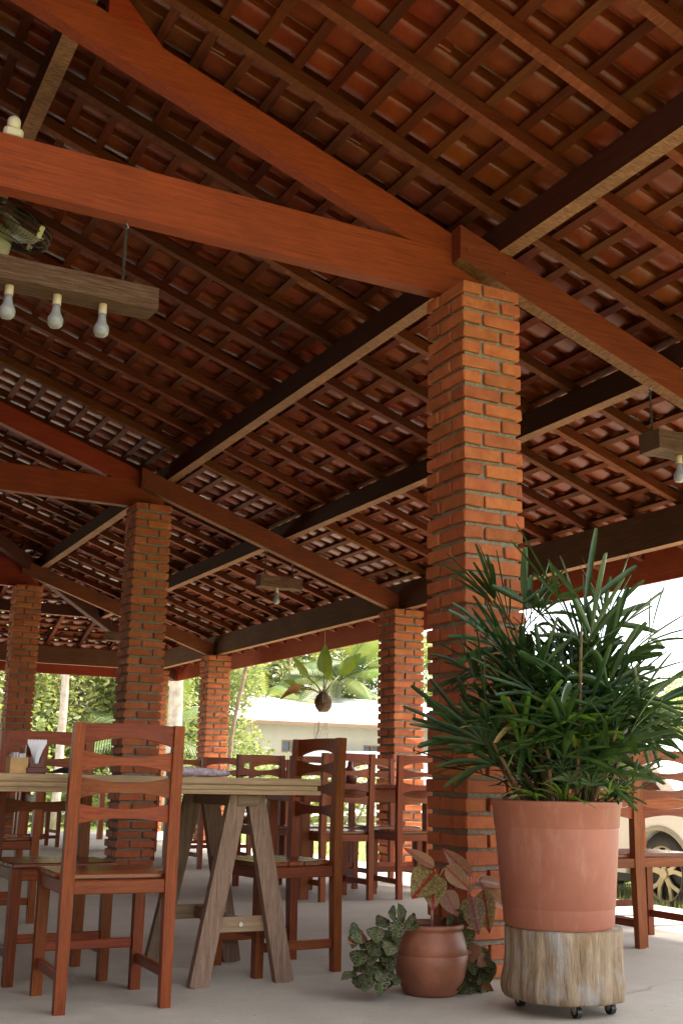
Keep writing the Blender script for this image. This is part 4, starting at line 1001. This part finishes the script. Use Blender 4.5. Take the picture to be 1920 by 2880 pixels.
slim(5.55, 23.3, 6.5, .012, 'slender pale trunk between the two left pillars', 1, r=.095)
slim(7.6, 22.3, 6.5, .0, 'thick pale trunk just left of the slender outer pillar', 2, r=.17)
slim(9.15, 23.5, 5.5, .14, 'thin leaning brown trunk right of the slender outer pillar', 3, 'bark_brown', .055)
palm_tree(19.5, 45.5, 4.4, 3.6, 'coconut palm behind the white roof left of the hanging plant', 1); palm_tree(23.4, 46.0, 5.4, 3.9, 'coconut palm behind the white roof right of the hanging plant', 2, 15)
palm_tree(25.4, 47.5, 6.2, 3.8, 'coconut palm nearest the short outer pillar', 3); palm_tree(15.2, 45.5, 5.0, 3.4, 'coconut palm right of the slender outer pillar', 4)
palm_tree(8.4, 26.6, 2.0, 2.4, 'low palm with a drooping frond left of the second pillar', 5, 11)
def shrub(x, y, blobs, label, mat, seed, nper=300, leaf=.10):
    rnd = random.Random(seed); t = thing('shrub', label, 'shrub', (x, y, ZG), 0, 'shrubs beyond the terrace'); b = MB()
    for c in blobs: b.tube([(c[0]*.3, 0, 0), (c[0]*.8, c[1]*.5, c[2]*.5), (c[0], c[1], c[2])], [.03, .02, .01], 5)
    b.build('stem', 'bark_brown', t); crown_mesh(blobs, nper, leaf, rnd, mat, 'crown', t)
shrub(14.6, 37.2, [(0, 0, 2.3, .9, .6, .9), (.6, 0, 2.6, .7, .5, .6), (-.4, 0, 1.3, .8, .5, .9), (.3, 0, .7, .8, .5, .8), (.9, 0, 1.6, .6, .5, .8)], 'tall vine-covered shrub at the left corner of the pale house', 'tree_leaf_c', 1)
shrub(16.6, 37.4, [(0, 0, .9, .8, .5, .9), (1.0, 0, 1.0, .7, .5, .9), (.5, 0, 1.6, .6, .4, .5), (1.7, 0, .8, .6, .5, .8)], 'thin dry shrub under the window of the pale house', 'tree_leaf_c', 2, 130, .08)
for k in range(8): shrub(2.6+k*1.55, 25.3+.5*math.sin(k*2.1), [(0, 0, .5, .9, .7, .6), (.5, 0, .9, .7, .6, .6), (-.5, 0, .7, .7, .6, .6)], ['low bush beyond the far end of the terrace, leftmost', 'low bush left of the slender pale trunk', 'low bush at the foot of the slender pale trunk', 'low bush between the left pillars', 'low bush behind the second pillar', 'low bush left of the slender outer pillar', 'low bush behind the slender outer pillar', 'low bush right of the slender outer pillar'][k], TL[(0, 2)[k % 2]], 50+k, 420, .09)
# ------------------------------------------------------------------ grass
gr = MB(); RG = random.Random(9)
for k in range(16000):
    if k < 9000: x, y = 5.8+RG.random()**1.5*6, RG.uniform(5, 19)
    elif k < 11500: x, y = RG.uniform(6.3, 7.4), RG.uniform(6.3, 9.5)
    else: x, y = RG.uniform(-1, 14), 17.6+RG.random()*6
    hh = RG.uniform(.05, .13) if not 9000 <= k < 11500 else RG.uniform(.06, .2); a = RG.uniform(0, 6.28); w = .006; dx, dy = math.cos(a), math.sin(a); l = RG.uniform(-.05, .05)
    gr.add([(x-dx*w, y-dy*w, ZG), (x+dx*w, y+dy*w, ZG), (x+l, y+RG.uniform(-.05, .05), ZG+hh)], [(0, 1, 2)], mi=1 if RG.random() < .3 else 0)
me = bpy.data.meshes.new('grass'); me.from_pydata(gr.v, [], gr.f); me.materials.append(MATS['tree_leaf_a']); me.materials.append(MATS['dry_grass']); me.polygons.foreach_set('material_index', gr.mi)
tag(obj('grass', me), 'short grass of the lawn beside the terrace', 'grass', kind='stuff')
